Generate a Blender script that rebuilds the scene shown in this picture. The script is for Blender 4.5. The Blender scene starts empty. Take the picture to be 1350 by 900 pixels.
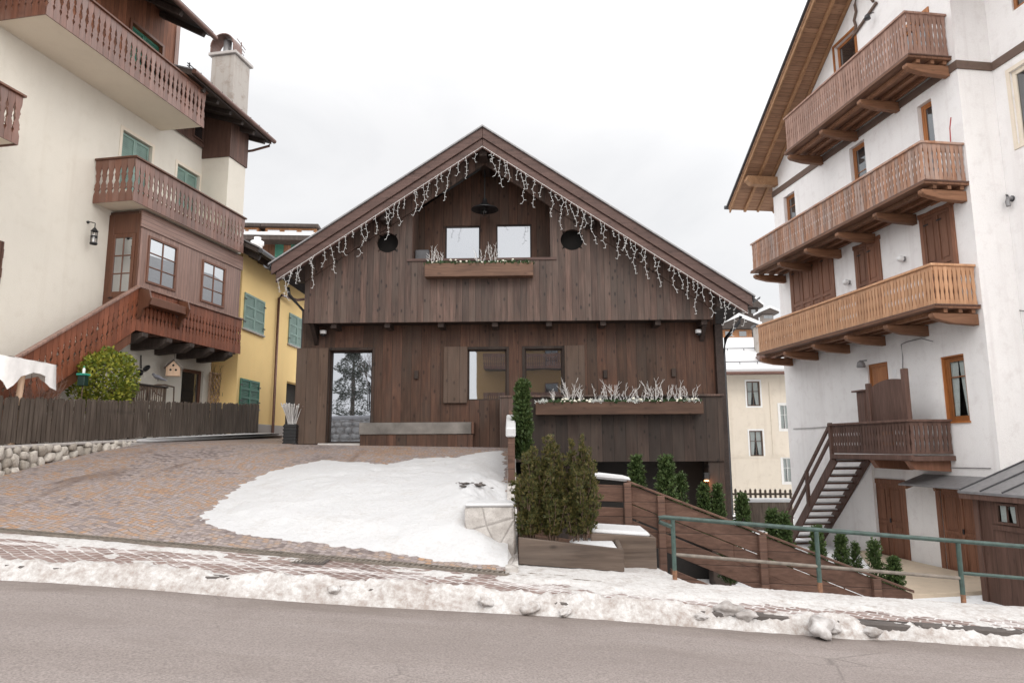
import bpy, bmesh, math, random
import numpy as np
from mathutils import Vector, Matrix, Euler, noise
from mathutils.geometry import tessellate_polygon
random.seed(7)
RAD = math.radians
scene = bpy.context.scene
COL = scene.collection

# ------------------------------------------------------------------ camera
FPX, PITCH, ROLL, CZ = 920.0, RAD(8.65), RAD(-0.3), 1.6
cam_d = bpy.data.cameras.new('camera')
cam_d.sensor_width = 36; cam_d.sensor_fit = 'HORIZONTAL'; cam_d.lens = FPX/1350*36
cam_d.clip_end = 3000; cam_d.clip_start = .05
cam = bpy.data.objects.new('camera', cam_d); COL.objects.link(cam)
CAMR = Matrix.Rotation(math.pi/2+PITCH, 3, 'X') @ Matrix.Rotation(ROLL, 3, 'Z')
cam.matrix_world = Matrix.Translation((0, 0, CZ)) @ CAMR.to_4x4()
scene.camera = cam
CO = Vector((0, 0, CZ))

def ray(px, py):
    return CAMR @ Vector(((px-675)/FPX, -(py-450)/FPX, -1))

class Frame:
    """local frame of a building: x right along its front, y into it, z up"""
    def __init__(s, o, rot):
        s.o = Vector(o); s.r = RAD(rot); s.m = Matrix.Rotation(s.r, 3, 'Z'); s.mi = s.m.transposed()
    def hit(s, px, py, y0=0):
        d = s.mi @ ray(px, py); o = s.mi @ (CO-s.o)
        t = (y0-o.y)/d.y; p = o+t*d
        return p.x, p.z
    def rect(s, x0, y0, x1, y1, d=0):
        """px corners -> local x0,x1,z0,z1 (ordered)"""
        a = s.hit(x0, y0, d); b = s.hit(x1, y1, d)
        return min(a[0], b[0]), max(a[0], b[0]), min(a[1], b[1]), max(a[1], b[1])
    def w(s, x, y, z):
        return s.o + s.m @ Vector((x, y, z))

FC = Frame((0, 17, 0), -1.5)                     # the dark chalet
_n = Vector((math.sin(RAD(79.35)), -math.cos(RAD(79.35)), 0))
FL = Frame(Vector((-9.03, 16.9, 0))-.9*_n, 79.35)   # house on the left
_n = Vector((math.sin(RAD(-82.2)), -math.cos(RAD(-82.2)), 0))
FR = Frame(Vector((10.15, 17, 0))-1.15*_n, -82.2)   # house on the right
FY = Frame((-8.45, 22, 0), 87.3)                 # yellow house
FB = Frame((-18, 42, 0), 4)                      # brown house far behind it
FK = Frame((12, 36, 0), -3)                      # cream house far right

# ------------------------------------------------------------------ mesh builder
class MB:
    def __init__(s): s.v = []; s.f = []; s.s = []
    def add(s, vs, fs, smooth=False):
        n = len(s.v); s.v += [tuple(p) for p in vs]
        s.f += [tuple(i+n for i in f) for f in fs]; s.s += [smooth]*len(fs)
        return s
    def box(s, x0, x1, y0, y1, z0, z1):
        vs = [(x, y, z) for z in (z0, z1) for y in (y0, y1) for x in (x0, x1)]
        return s.add(vs, [(0, 2, 3, 1), (4, 5, 7, 6), (0, 1, 5, 4), (2, 6, 7, 3), (0, 4, 6, 2), (1, 3, 7, 5)])
    def beam(s, p0, p1, w, h, up=(0, 0, 1)):
        """box along p0-p1, width w (sideways) and height h (along up)"""
        p0 = Vector(p0); p1 = Vector(p1); d = (p1-p0).normalized(); up = Vector(up)
        sd = d.cross(up).normalized()*w/2; u = sd.cross(d).normalized()*h/2
        vs = [p+a*sd+b*u for p in (p0, p1) for b in (-1, 1) for a in (-1, 1)]
        return s.add(vs, [(0, 1, 3, 2), (4, 6, 7, 5), (0, 4, 5, 1), (2, 3, 7, 6), (0, 2, 6, 4), (1, 5, 7, 3)])
    def prism(s, pts, vec):
        n = len(pts); vec = Vector(vec)
        a = [Vector(p) for p in pts]; vs = a+[p+vec for p in a]
        fs = [(i, (i+1) % n, (i+1) % n+n, i+n) for i in range(n)]
        fs += [tuple(range(n-1, -1, -1)), tuple(range(n, 2*n))]
        return s.add(vs, fs)
    def tube(s, pts, r, n=6, r1=None, smooth=True):
        pts = [Vector(p) for p in pts]; m = len(pts); vs = []; fs = []
        for i, p in enumerate(pts):
            d = (pts[min(i+1, m-1)]-pts[max(i-1, 0)])
            if d.length < 1e-9: d = Vector((0, 0, 1))
            d.normalize(); a = d.orthogonal().normalized() if abs(d.z) > .9 else d.cross(Vector((0, 0, 1))).normalized()
            b = d.cross(a); rr = r if r1 is None else r+(r1-r)*i/(m-1)
            vs += [p+rr*(math.cos(2*math.pi*k/n)*a+math.sin(2*math.pi*k/n)*b) for k in range(n)]
        for i in range(m-1):
            fs += [(i*n+k, i*n+(k+1) % n, (i+1)*n+(k+1) % n, (i+1)*n+k) for k in range(n)]
        s.add(vs, fs, smooth)
        return s.add([], []) if n < 3 else s.add(vs[:n]+vs[-n:], [tuple(range(n-1, -1, -1)), tuple(range(n, 2*n))])
    def lathe(s, prof, c, n=20, smooth=True, axis='z'):
        """prof: (r,h) pairs"""
        vs = []; m = len(prof)
        for r, h in prof:
            for k in range(n):
                a = 2*math.pi*k/n; q = (r*math.cos(a), r*math.sin(a), h)
                if axis == 'y': q = (q[0], q[2], q[1])
                vs.append((c[0]+q[0], c[1]+q[1], c[2]+q[2]))
        fs = [(i*n+k, i*n+(k+1) % n, (i+1)*n+(k+1) % n, (i+1)*n+k) for i in range(m-1) for k in range(n)]
        return s.add(vs, fs, smooth)
    def ball(s, c, r, sub=2, sc=(1, 1, 1), jit=0, seed=0, rot=None):
        bm = bmesh.new(); bmesh.ops.create_icosphere(bm, subdivisions=sub, radius=1)
        vs = []
        for v in bm.verts:
            p = v.co.copy()
            if jit: p *= 1+jit*noise.noise(p*1.6+Vector((seed*3.1, seed*1.7, seed)))
            p = Vector((p.x*sc[0], p.y*sc[1], p.z*sc[2]))
            if rot: p = rot @ p
            vs.append(Vector(c)+p*r)
        bm.verts.index_update()
        fs = [tuple(v.index for v in f.verts) for f in bm.faces]; bm.free()
        return s.add(vs, fs, True)
    def plate(s, outer, holes, y0, y1):
        """polygon (x,z) with holes, extruded from y0 (front) to y1"""
        loops = [outer]+holes
        tri = tessellate_polygon([[Vector((x, z, 0)) for x, z in l] for l in loops])
        flat = [p for l in loops for p in l]; n = len(flat)
        vs = [(x, y0, z) for x, z in flat]+[(x, y1, z) for x, z in flat]; fs = []
        for t in tri:
            a, b, c = [flat[i] for i in t]
            cr = (b[0]-a[0])*(c[1]-a[1])-(b[1]-a[1])*(c[0]-a[0])
            if abs(cr) < 1e-9: continue
            t = tuple(t) if cr > 0 else tuple(reversed(t))
            fs.append(t); fs.append(tuple(i+n for i in reversed(t)))
        o = 0
        for l in loops:
            m = len(l)
            fs += [(o+i, o+i+n, o+(i+1) % m+n, o+(i+1) % m) for i in range(m)]
            o += m
        return s.add(vs, fs)
    def build(s, name, mat, parent=None, bevel=0, label=None, sheet=False):
        me = bpy.data.meshes.new(name); me.from_pydata(s.v, [], s.f)
        me.polygons.foreach_set('use_smooth', s.s)
        me.materials.append(mat); me.update()
        if not sheet:
            bm = bmesh.new(); bm.from_mesh(me); bmesh.ops.recalc_face_normals(bm, faces=bm.faces); bm.to_mesh(me); bm.free()
        o = bpy.data.objects.new(name, me); COL.objects.link(o)
        if parent: o.parent = parent
        if bevel:
            b = o.modifiers.new('bevel', 'BEVEL'); b.width = bevel; b.segments = 1; b.limit_method = 'ANGLE'; b.angle_limit = RAD(50)
        if label: o['label'] = label
        return o

def tag(o, label=None, cat=None, group=None, kind=None):
    if label: o['label'] = label
    if cat: o['category'] = cat
    if group: o['group'] = group
    if kind: o['kind'] = kind
    return o
def thing(name, label, cat, loc=(0, 0, 0), rot=0, group=None):
    o = bpy.data.objects.new(name, None); COL.objects.link(o); o.empty_display_size = .3
    o.location = loc; o.rotation_euler = (0, 0, rot)
    return tag(o, label, cat, group)
def house(name, label, fr):
    return thing(name, label, 'building', fr.o, fr.r)
def inframe(name, label, cat, fr, x, y, z, group=None, rot=0):
    """a thing standing at local (x,y,z) of a frame; its parts are built round its own origin"""
    return thing(name, label, cat, fr.w(x, y, z), fr.r+rot, group)
def dup(root, loc, rz=0, label=None, scale=None):
    r = root.copy(); COL.objects.link(r); r.location = loc; r.rotation_euler = (0, 0, rz)
    if label: r['label'] = label
    if scale: r.scale = scale
    for ch in root.children:
        c = ch.copy(); COL.objects.link(c); c.parent = r
        for g in ch.children:
            d = g.copy(); COL.objects.link(d); d.parent = c
    return r

# ------------------------------------------------------------------ materials
class NT:
    def __init__(s, name):
        s.m = bpy.data.materials.new(name); s.m.use_nodes = True; s.t = s.m.node_tree
        s.b = s.t.nodes['Principled BSDF']; s.out = s.t.nodes['Material Output']
    def n(s, typ, ins=None, **kw):
        nd = s.t.nodes.new('ShaderNode'+typ)
        for k, v in kw.items(): setattr(nd, k, v)
        for k, v in (ins or {}).items(): s.set(nd.inputs[k], v)
        return nd
    def set(s, inp, v):
        if isinstance(v, bpy.types.NodeSocket): s.t.links.new(v, inp)
        elif isinstance(v, bpy.types.Node): s.t.links.new(v.outputs[0], inp)
        else:
            if hasattr(inp.default_value, '__len__') and len(inp.default_value) == 4 and len(v) == 3: v = (*v, 1)
            inp.default_value = v
    def math(s, op, a, b=None, clamp=False):
        nd = s.t.nodes.new('ShaderNodeMath'); nd.operation = op; nd.use_clamp = clamp
        s.set(nd.inputs[0], a)
        if b is not None: s.set(nd.inputs[1], b)
        return nd.outputs[0]
    def mix(s, fac, a, b, blend='MIX'):
        nd = s.t.nodes.new('ShaderNodeMix'); nd.data_type = 'RGBA'; nd.blend_type = blend
        s.set(nd.inputs[0], fac); s.set(nd.inputs[6], a); s.set(nd.inputs[7], b)
        return nd.outputs[2]
    def ramp(s, fac, stops, interp='LINEAR'):
        nd = s.t.nodes.new('ShaderNodeValToRGB'); cr = nd.color_ramp; cr.interpolation = interp
        while len(cr.elements) < len(stops): cr.elements.new(.5)
        for e, (p, c) in zip(cr.elements, stops): e.position = p; e.color = (*c, 1) if len(c) == 3 else c
        s.set(nd.inputs[0], fac); return nd.outputs[0]
    def remap(s, v, a, b, c=0, d=1):
        nd = s.t.nodes.new('ShaderNodeMapRange'); nd.clamp = True
        for i, q in enumerate((v, a, b, c, d)): s.set(nd.inputs[i], q)
        return nd.outputs[0]
    def noise(s, vec, scale=1, detail=4, rough=.55, dist=0):
        return s.n('TexNoise', {'Vector': vec, 'Scale': scale, 'Detail': detail, 'Roughness': rough, 'Distortion': dist}).outputs[0]
    def obj(s): return s.n('TexCoord').outputs['Object']
    def pos(s): return s.n('NewGeometry').outputs['Position']
    def comb(s, x, y, z): return s.n('CombineXYZ', {0: x, 1: y, 2: z}).outputs[0]
    def bump(s, h, strength=.3, dist=.02, normal=None):
        ins = {'Height': h, 'Strength': strength, 'Distance': dist}
        nd = s.n('Bump', ins)
        if normal: s.set(nd.inputs['Normal'], normal)
        s.set(s.b.inputs['Normal'], nd.outputs[0]); return nd.outputs[0]
    def fin(s, col=None, rough=.6, spec=.5, metal=0):
        if col is not None: s.set(s.b.inputs['Base Color'], col)
        s.set(s.b.inputs['Roughness'], rough); s.set(s.b.inputs['Specular IOR Level'], spec); s.set(s.b.inputs['Metallic'], metal)
        return s.m

def wood(name, dark, mid, light, across='x', along='z', pw=None, var=.25, rough=.65, knots=.6, island=False, grey=None, greyamt=.5, spec=.35, hue=0):
    t = NT(name); o = t.obj(); sp = t.n('SeparateXYZ', {0: o})
    ax = {'x': 0, 'y': 1, 'z': 2}; a = sp.outputs[ax[across]]; l = sp.outputs[ax[along]]
    third = [k for k in 'xyz' if k not in (across, along)][0]; d = sp.outputs[ax[third]]
    if pw:
        idx = t.math('FLOOR', t.math('DIVIDE', t.math('ADD', a, 50), pw))
        rnd = t.n('TexWhiteNoise', {'W': idx}, noise_dimensions='1D').outputs[0]
    elif island: rnd = t.n('NewGeometry').outputs['Random Per Island']
    else: rnd = t.n('ObjectInfo').outputs['Random']
    sh = t.math('MULTIPLY', rnd, 37.0)
    v1 = t.comb(t.math('MULTIPLY', a, 26), t.math('ADD', t.math('MULTIPLY', l, 1.3), sh), t.math('ADD', t.math('MULTIPLY', d, 26), sh))
    v2 = t.comb(t.math('MULTIPLY', a, 4), t.math('ADD', t.math('MULTIPLY', l, .7), sh), t.math('MULTIPLY', d, 4))
    n1 = t.noise(v1, 1, 6, .62, .5); n2 = t.noise(v2, 1.3, 3, .5, .8)
    f = t.math('ADD', t.math('MULTIPLY', n1, .6), t.math('MULTIPLY', n2, .4))
    c = t.ramp(f, [(.3, dark), (.5, mid), (.7, light)])
    if grey:
        n3 = t.noise(t.comb(t.math('MULTIPLY', a, 1.1), t.math('ADD', t.math('MULTIPLY', l, .35), sh), d), 1.6, 4, .6)
        c = t.mix(t.remap(n3, .42, .66, 0, greyamt), c, grey)
    k = t.math('ADD', t.math('MULTIPLY', rnd, 2*var), 1-var)
    kc = t.comb(k, t.math('ADD', k, t.math('MULTIPLY', t.math('SUBTRACT', rnd, .5), -hue)), t.math('ADD', k, t.math('MULTIPLY', t.math('SUBTRACT', rnd, .5), -hue)))
    c = t.mix(1, c, kc, 'MULTIPLY')
    if knots:
        kv = t.comb(t.math('ADD', t.math('MULTIPLY', a, 5), t.math('MULTIPLY', rnd, 9)), t.math('ADD', t.math('MULTIPLY', l, 2.4), t.math('MULTIPLY', rnd, 51)), 0)
        vo = t.n('TexVoronoi', {'Vector': kv, 'Scale': 1, 'Randomness': 1}, voronoi_dimensions='2D')
        km = t.remap(t.math('ADD', vo.outputs['Distance'], t.math('MULTIPLY', n2, .1)), .09, .21, knots, 0)
        km = t.math('MULTIPLY', km, t.remap(t.n('SeparateColor', {0: vo.outputs['Color']}).outputs[0], .45, .6))
        c = t.mix(km, c, tuple(x*.35 for x in dark))
    h = n1
    if pw:
        fr = t.math('FRACT', t.math('DIVIDE', t.math('ADD', a, 50), pw))
        e = t.math('MULTIPLY', t.math('MINIMUM', fr, t.math('SUBTRACT', 1, fr)), pw)
        g = t.remap(e, .002, .009, 0, 1)
        c = t.mix(t.remap(e, .0015, .006, .75, 0), c, tuple(x*.12 for x in dark))
        h = t.math('ADD', t.math('MULTIPLY', n1, .25), g)
    t.bump(h, .5, .006)
    return t.fin(c, rough, spec)

def plain(name, col, rough=.6, metal=0, spec=.5, vary=.12, scale=9, bump=0):
    t = NT(name); o = t.obj(); n1 = t.noise(o, scale, 5)
    lo = tuple(max(0, x*(1-vary)) for x in col); hi = tuple(min(1, x*(1+vary)) for x in col)
    if bump: t.bump(n1, bump, .01)
    return t.fin(t.ramp(n1, [(.3, lo), (.7, hi)]), rough, spec, metal)

def plaster(name, col, stain, amt=.5, bump=.35, grain=55):
    t = NT(name); o = t.obj()
    big = t.noise(t.n('Mapping', {'Vector': o, 'Scale': (.45, .45, .3)}), 1, 5, .6, .4)
    mid = t.noise(o, 3.2, 5, .65); fine = t.noise(o, grain, 3, .6)
    c = t.ramp(big, [(.3, tuple(x*.9 for x in col)), (.65, col)])
    c = t.mix(t.remap(mid, .52, .8, 0, amt), c, stain)
    c = t.mix(t.remap(fine, .35, .7, .1, 0), c, tuple(x*.5 for x in stain))
    sk = t.noise(t.n('Mapping', {'Vector': o, 'Scale': (3.5, 3.5, .22)}), 1, 4, .6)
    c = t.mix(t.remap(sk, .54, .78, 0, amt*.8), c, stain)
    t.bump(t.math('ADD', fine, t.math('MULTIPLY', mid, .8)), bump, .012)
    return t.fin(c, .9, .2)

def mirrorglass(name, fac, tint=(.9, .93, .96), base=(.012, .013, .015), rough=.015, fres=None):
    t = NT(name); t.fin(base, .25, .3)
    n1 = t.noise(t.obj(), 1.1, 2, .4)
    bp = t.n('Bump', {'Height': n1, 'Strength': .05, 'Distance': .02})
    g = t.n('BsdfGlossy', {'Color': tint, 'Roughness': rough, 'Normal': bp.outputs[0]})
    f = fac if fres is None else t.remap(t.n('Fresnel', {'IOR': fres}).outputs[0], 0, 1, fac, 1)
    mx = t.n('MixShader', {0: f, 1: t.b.outputs[0], 2: g.outputs[0]})
    t.set(t.out.inputs[0], mx.outputs[0]); return t.m
def clearglass(name, tint=(.85, .88, .88)):
    t = NT(name); tr = t.n('BsdfTransparent', {'Color': tint}); g = t.n('BsdfGlossy', {'Color': (.9, .9, .9), 'Roughness': .02})
    f = t.math('MULTIPLY', t.n('Fresnel', {'IOR': 1.5}).outputs[0], t.math('SUBTRACT', 1, t.n('NewGeometry').outputs['Backfacing']))
    mx = t.n('MixShader', {0: f, 1: tr.outputs[0], 2: g.outputs[0]}); t.set(t.out.inputs[0], mx.outputs[0]); return t.m

def leafmat(name, cols, rough=.5, trans=.25):
    t = NT(name); r = t.n('NewGeometry').outputs['Random Per Island']
    n1 = t.noise(t.obj(), 3.0, 3)
    f = t.math('ADD', t.math('MULTIPLY', r, .65), t.math('MULTIPLY', n1, .4), True)
    st = [(i/(len(cols)-1), c) for i, c in enumerate(cols)]
    c = t.ramp(f, st); t.fin(c, rough, .3)
    tl = t.n('BsdfTranslucent', {'Color': c}); mx = t.n('MixShader', {0: trans, 1: t.b.outputs[0], 2: tl.outputs[0]})
    t.set(t.out.inputs[0], mx.outputs[0]); return t.m

def snowmat(name, col=(.60, .60, .605), dirt=None, lo=.5, hi=.75, amt=.8, grain=18, bump=.4):
    t = NT(name); o = t.pos()
    n1 = t.noise(o, 2.2, 6, .65); n2 = t.noise(o, grain, 5, .65); n3 = t.noise(o, 110, 2, .6)
    c = t.mix(t.remap(n1, .3, .7), tuple(x*.95 for x in col), col)
    if dirt:
        f = t.math('ADD', t.math('MULTIPLY', n1, .5), t.math('MULTIPLY', n2, .5))
        c = t.mix(t.remap(f, lo, hi, 0, amt), c, dirt)
    t.bump(t.math('ADD', t.math('ADD', n2, t.math('MULTIPLY', n1, 2)), t.math('MULTIPLY', n3, .35)), bump, .03)
    t.set(t.b.inputs['Subsurface Weight'], .0)
    return t.fin(c, .55, .3)

M = {}
M['gable'] = wood('gable_cladding_wood', (.030, .0155, .010), (.076, .042, .031), (.15, .09, .069), pw=.155, var=.3, knots=.95, grey=(.078, .058, .046), greyamt=.6, rough=.6, spec=.45)
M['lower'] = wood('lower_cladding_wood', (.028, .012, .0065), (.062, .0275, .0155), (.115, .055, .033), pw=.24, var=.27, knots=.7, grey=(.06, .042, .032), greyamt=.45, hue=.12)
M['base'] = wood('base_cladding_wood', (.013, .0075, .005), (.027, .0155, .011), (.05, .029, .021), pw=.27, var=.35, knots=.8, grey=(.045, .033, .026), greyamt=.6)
M['fascia'] = wood('fascia_wood', (.052, .029, .024), (.092, .053, .044), (.14, .084, .071), across='z', along='x', knots=.45, rough=.6)
M['darkbeam'] = wood('dark_beam_wood', (.018, .011, .009), (.03, .019, .015), (.05, .032, .026), across='x', along='y', knots=.3)
M['shut_wood'] = wood('chalet_shutter_wood', (.05, .03, .02), (.085, .052, .036), (.12, .076, .054), pw=.29, var=.12, knots=.6, grey=(.095, .07, .055))
M['box_wood'] = wood('flower_box_wood', (.07, .034, .02), (.12, .062, .038), (.19, .105, .066), across='z', along='x', pw=None, knots=.5, rough=.55)
M['box_dark'] = wood('long_flower_box_wood', (.045, .022, .013), (.078, .04, .025), (.12, .066, .042), across='z', along='x', pw=None, knots=.5)
M['ramp_wood'] = wood('ramp_board_wood', (.055, .028, .019), (.105, .056, .039), (.16, .092, .067), across='z', along='x', pw=.21, var=.18, knots=.4)
M['planter'] = wood('weathered_planter_wood', (.04, .027, .02), (.082, .058, .044), (.135, .1, .078), across='z', along='x', knots=.6, grey=(.11, .09, .076))
M['fence'] = wood('grey_picket_wood', (.034, .025, .019), (.074, .056, .044), (.135, .106, .086), island=True, var=.45, knots=.3, rough=.8)
M['l_rail'] = wood('red_brown_railing_wood', (.08, .032, .019), (.138, .057, .036), (.195, .088, .06), island=True, var=.22, knots=.2, rough=.42, spec=.6, grey=(.2, .13, .11), greyamt=.5)
M['l_stair'] = wood('stair_panel_wood', (.11, .032, .015), (.18, .056, .026), (.24, .082, .044), island=True, var=.2, knots=.25, rough=.5, spec=.5)
M['l_bay'] = wood('bay_cladding_wood', (.15, .082, .06), (.23, .135, .105), (.31, .19, .155), pw=.11, var=.12, knots=.15, rough=.45, spec=.55)
M['l_door'] = wood('door_brown_wood', (.085, .032, .016), (.125, .048, .025), (.16, .066, .036), knots=.15, rough=.45, spec=.5)
M['l_clad'] = wood('upper_cladding_wood', (.11, .042, .022), (.19, .072, .036), (.26, .105, .055), pw=.14, var=.22, knots=.2)
M['l_clad_dark'] = wood('brown_band_wood', (.06, .03, .022), (.1, .052, .038), (.14, .08, .06), pw=.14, var=.2, knots=.2)
M['eave'] = wood('dark_eave_wood', (.025, .018, .015), (.042, .031, .026), (.065, .05, .043), knots=.2)
M['r1'] = wood('tan_balcony_wood', (.32, .16, .085), (.45, .245, .135), (.56, .335, .2), island=True, var=.12, knots=.1, rough=.55)
M['r2'] = wood('weathered_balcony_wood', (.17, .08, .045), (.3, .155, .095), (.42, .24, .16), island=True, var=.25, knots=.15, grey=(.33, .27, .245), greyamt=.8, rough=.7)
M['r3'] = wood('faded_balcony_wood', (.18, .098, .07), (.285, .172, .132), (.37, .24, .195), island=True, var=.14, knots=.1, rough=.65)
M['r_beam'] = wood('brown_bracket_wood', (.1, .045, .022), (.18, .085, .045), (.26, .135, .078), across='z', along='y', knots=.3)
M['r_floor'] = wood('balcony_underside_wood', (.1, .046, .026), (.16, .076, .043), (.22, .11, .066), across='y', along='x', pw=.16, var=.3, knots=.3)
M['r_soffit'] = wood('soffit_board_wood', (.19, .1, .056), (.3, .168, .1), (.4, .24, .148), across='x', along='y', pw=.13, var=.12, knots=.3)
M['r_rafter'] = wood('rafter_wood', (.2, .105, .05), (.3, .165, .085), (.4, .235, .13), across='y', along='x', knots=.3)
M['r_shut'] = wood('brown_shutter_wood', (.13, .052, .027), (.2, .088, .05), (.27, .13, .08), knots=.2, rough=.55)
M['r_door'] = wood('cellar_door_wood', (.13, .055, .03), (.195, .088, .052), (.26, .125, .078), pw=.2, var=.1, knots=.3)
M['r_frame'] = wood('orange_window_wood', (.24, .085, .026), (.34, .13, .042), (.43, .18, .065), knots=.1, rough=.4)
M['r_land'] = wood('dark_landing_wood', (.055, .03, .022), (.1, .055, .042), (.15, .088, .07), island=True, var=.2, knots=.2)
M['r_trim'] = plain('brown_trim_paint', (.13, .085, .065), .7)
M['shed'] = wood('shed_wood', (.05, .026, .018), (.085, .045, .033), (.12, .068, .052), pw=.3, var=.15, knots=.3)
M['hut'] = wood('orange_hut_wood', (.25, .11, .05), (.36, .17, .08), (.45, .24, .12), pw=.3, var=.2)
M['pale_wood'] = wood('pale_post_wood', (.42, .28, .18), (.52, .36, .25), (.6, .44, .32), knots=.1)
M['old_wood'] = wood('silvery_wood', (.12, .1, .085), (.2, .17, .15), (.3, .26, .23), knots=.2, across='z', along='x')
M['l_plaster'] = plaster('cream_render', (.71, .665, .585), (.55, .49, .41), .35, .5)
M['slab'] = plaster('cream_slab_render', (.76, .68, .57), (.62, .54, .44), .25, .15)
M['r_plaster'] = plaster('white_render', (.87, .85, .84), (.62, .575, .565), .55, .7, 40)
M['y_plaster'] = plaster('yellow_render', (.95, .69, .32), (.9, .6, .26), .35, .25)
M['k_plaster'] = plaster('pale_cream_render', (.76, .68, .57), (.55, .47, .38), .6, .25)
M['plinth'] = plaster('grey_plinth_stone', (.45, .42, .4), (.3, .27, .25), .6)
M['green'] = plain('green_shutter_paint', (.2, .3, .262), .5, vary=.15, scale=4)
M['green_dark'] = plain('dark_green_shutter_paint', (.035, .15, .10), .5, vary=.15, scale=4)
M['green_rail'] = plain('green_rail_paint', (.04, .07, .06), .45, vary=.35, scale=14)
M['rust_rail'] = plain('worn_rail_metal', (.17, .145, .12), .6, vary=.3, scale=12)
M['white_paint'] = plain('white_frame_paint', (.75, .74, .72), .5, vary=.05)
M['black'] = plain('black_metal', (.012, .012, .013), .45, vary=.2)
M['dark'] = plain('dark_interior', (.012, .010, .009), .9, vary=.1)
M['roofmetal'] = plain('grey_roof_metal', (.23, .225, .23), .45, metal=.3, vary=.15)
M['copper'] = plain('brown_gutter_metal', (.13, .07, .055), .4, metal=.4, vary=.2)
M['zinc'] = plain('dark_gutter_metal', (.08, .08, .085), .45, metal=.5)
M['steel_top'] = plain('bench_top_metal', (.2, .185, .17), .38, metal=.75, vary=.35, scale=2.2)
M['curtain'] = plain('white_curtain', (.72, .7, .68), .9, vary=.08, scale=20)
M['chim'] = plaster('chimney_render', (.4, .37, .34), (.2, .15, .12), .9)
M['twig'] = plain('frosted_white_twig', (.66, .645, .63), .6, vary=.1)
M['bark'] = plain('brown_twig_bark', (.1, .065, .045), .8, vary=.3)
M['light_wire'] = plain('white_light_string', (.7, .7, .69), .4, vary=.04)
M['white_plastic'] = plain('white_plastic', (.75, .75, .75), .35, vary=.04)
M['cloth'] = plain('white_canvas', (.8, .78, .76), .85, vary=.06)
M['glass_chalet'] = mirrorglass('coated_window_glass', .36, (.9, .94, 1))
M['glass_door'] = mirrorglass('coated_door_glass', .36, (.88, .92, 1))
M['glass_dark'] = mirrorglass('house_window_glass', .12, fres=1.7)
M['glass_bay'] = mirrorglass('bay_window_glass', .45, fres=1.6)
M['glass_clear'] = clearglass('clear_window_glass')
M['snow'] = snowmat('clean_snow')
M['snow_pile'] = snowmat('trodden_snow', (.575, .575, .58), (.40, .37, .34), .5, .72, .6, bump=.5)
def slushmat():
    t = NT('dirty_slush'); p = t.pos(); n1 = t.noise(p, 2.5, 6, .65); n2 = t.noise(p, 16, 5, .7); n3 = t.noise(p, 70, 3, .6)
    y = t.n('SeparateXYZ', {0: p}).outputs[1]
    road = t.math('MULTIPLY', t.remap(y, 7.1, 7.5, 1, 0), t.remap(n1, .3, .65, .45, 1))      # grit thrown up by traffic
    f = t.math('ADD', t.math('ADD', t.math('MULTIPLY', n1, .4), t.math('MULTIPLY', n2, .6)), t.math('MULTIPLY', road, .13))
    c = t.mix(t.remap(f, .47, .70, 0, .8), (.60, .59, .58), (.24, .185, .155)); c = t.mix(t.remap(n3, .35, .6, .25, 0), c, (.3, .26, .23))
    t.bump(t.math('ADD', n2, t.math('MULTIPLY', n3, .4)), .45, .02); return t.fin(c, .6, .3)
M['slush'] = slushmat()
M['slush_old'] = snowmat('dirty_slush_snow', (.62, .61, .60), (.24, .19, .16), .46, .66, .85, grain=8, bump=.45)
M['ice'] = snowmat('grey_ice_lump', (.55, .53, .52), (.2, .17, .15), .42, .6, .9, grain=7)
M['yew'] = leafmat('yew_foliage', [(.02, .028, .01), (.055, .065, .02), (.115, .105, .034), (.22, .155, .06)])
M['thuja'] = leafmat('thuja_foliage', [(.028, .05, .016), (.06, .098, .03), (.115, .15, .052)])
M['thuja_dk'] = leafmat('dark_conifer_foliage', [(.018, .03, .014), (.036, .055, .022), (.07, .09, .035)])
M['bush'] = leafmat('yellow_green_leaves', [(.04, .07, .015), (.11, .15, .02), (.26, .27, .035), (.42, .38, .06)])
M['sprig'] = leafmat('evergreen_sprigs', [(.02, .05, .02), (.045, .09, .035), (.09, .14, .06)])
M['frost_leaf'] = plain('frosted_pale_leaves', (.55, .57, .54), .7, vary=.2)
M['bloom'] = plain('pale_winter_blooms', (.8, .78, .66), .6, vary=.1)
M['pine'] = leafmat('pine_needles', [(.03, .045, .03), (.06, .08, .05), (.2, .22, .2)])

# ------------------------------------------------------------------ sky and sun
world = bpy.data.worlds.new('World'); scene.world = world; world.use_nodes = True
wt = world.node_tree; bg = wt.nodes['Background']
sky = wt.nodes.new('ShaderNodeTexSky'); sky.sky_type = 'NISHITA'; sky.sun_disc = False
SUN_EL, SUN_AZ = RAD(38), RAD(168)        # soft light through cloud, from behind the camera's right shoulder
sky.sun_elevation = SUN_EL; sky.sun_rotation = SUN_AZ; sky.air_density = 1; sky.dust_density = 4
tcw = wt.nodes.new('ShaderNodeTexCoord'); mp = wt.nodes.new('ShaderNodeMapping'); mp.inputs['Scale'].default_value = (1.6, 1.6, 3.6)
wt.links.new(tcw.outputs['Generated'], mp.inputs[0])
cn = wt.nodes.new('ShaderNodeTexNoise'); cn.inputs['Scale'].default_value = 2.1; cn.inputs['Detail'].default_value = 6; cn.inputs['Roughness'].default_value = .55; cn.inputs['Distortion'].default_value = .4
wt.links.new(mp.outputs[0], cn.inputs[0])
cr = wt.nodes.new('ShaderNodeValToRGB'); cr.color_ramp.elements[0].position = .38; cr.color_ramp.elements[1].position = .58
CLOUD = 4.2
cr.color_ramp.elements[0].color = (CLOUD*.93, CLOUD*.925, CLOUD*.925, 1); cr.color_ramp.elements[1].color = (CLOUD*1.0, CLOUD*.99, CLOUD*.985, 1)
wt.links.new(cn.outputs[0], cr.inputs[0])
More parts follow.
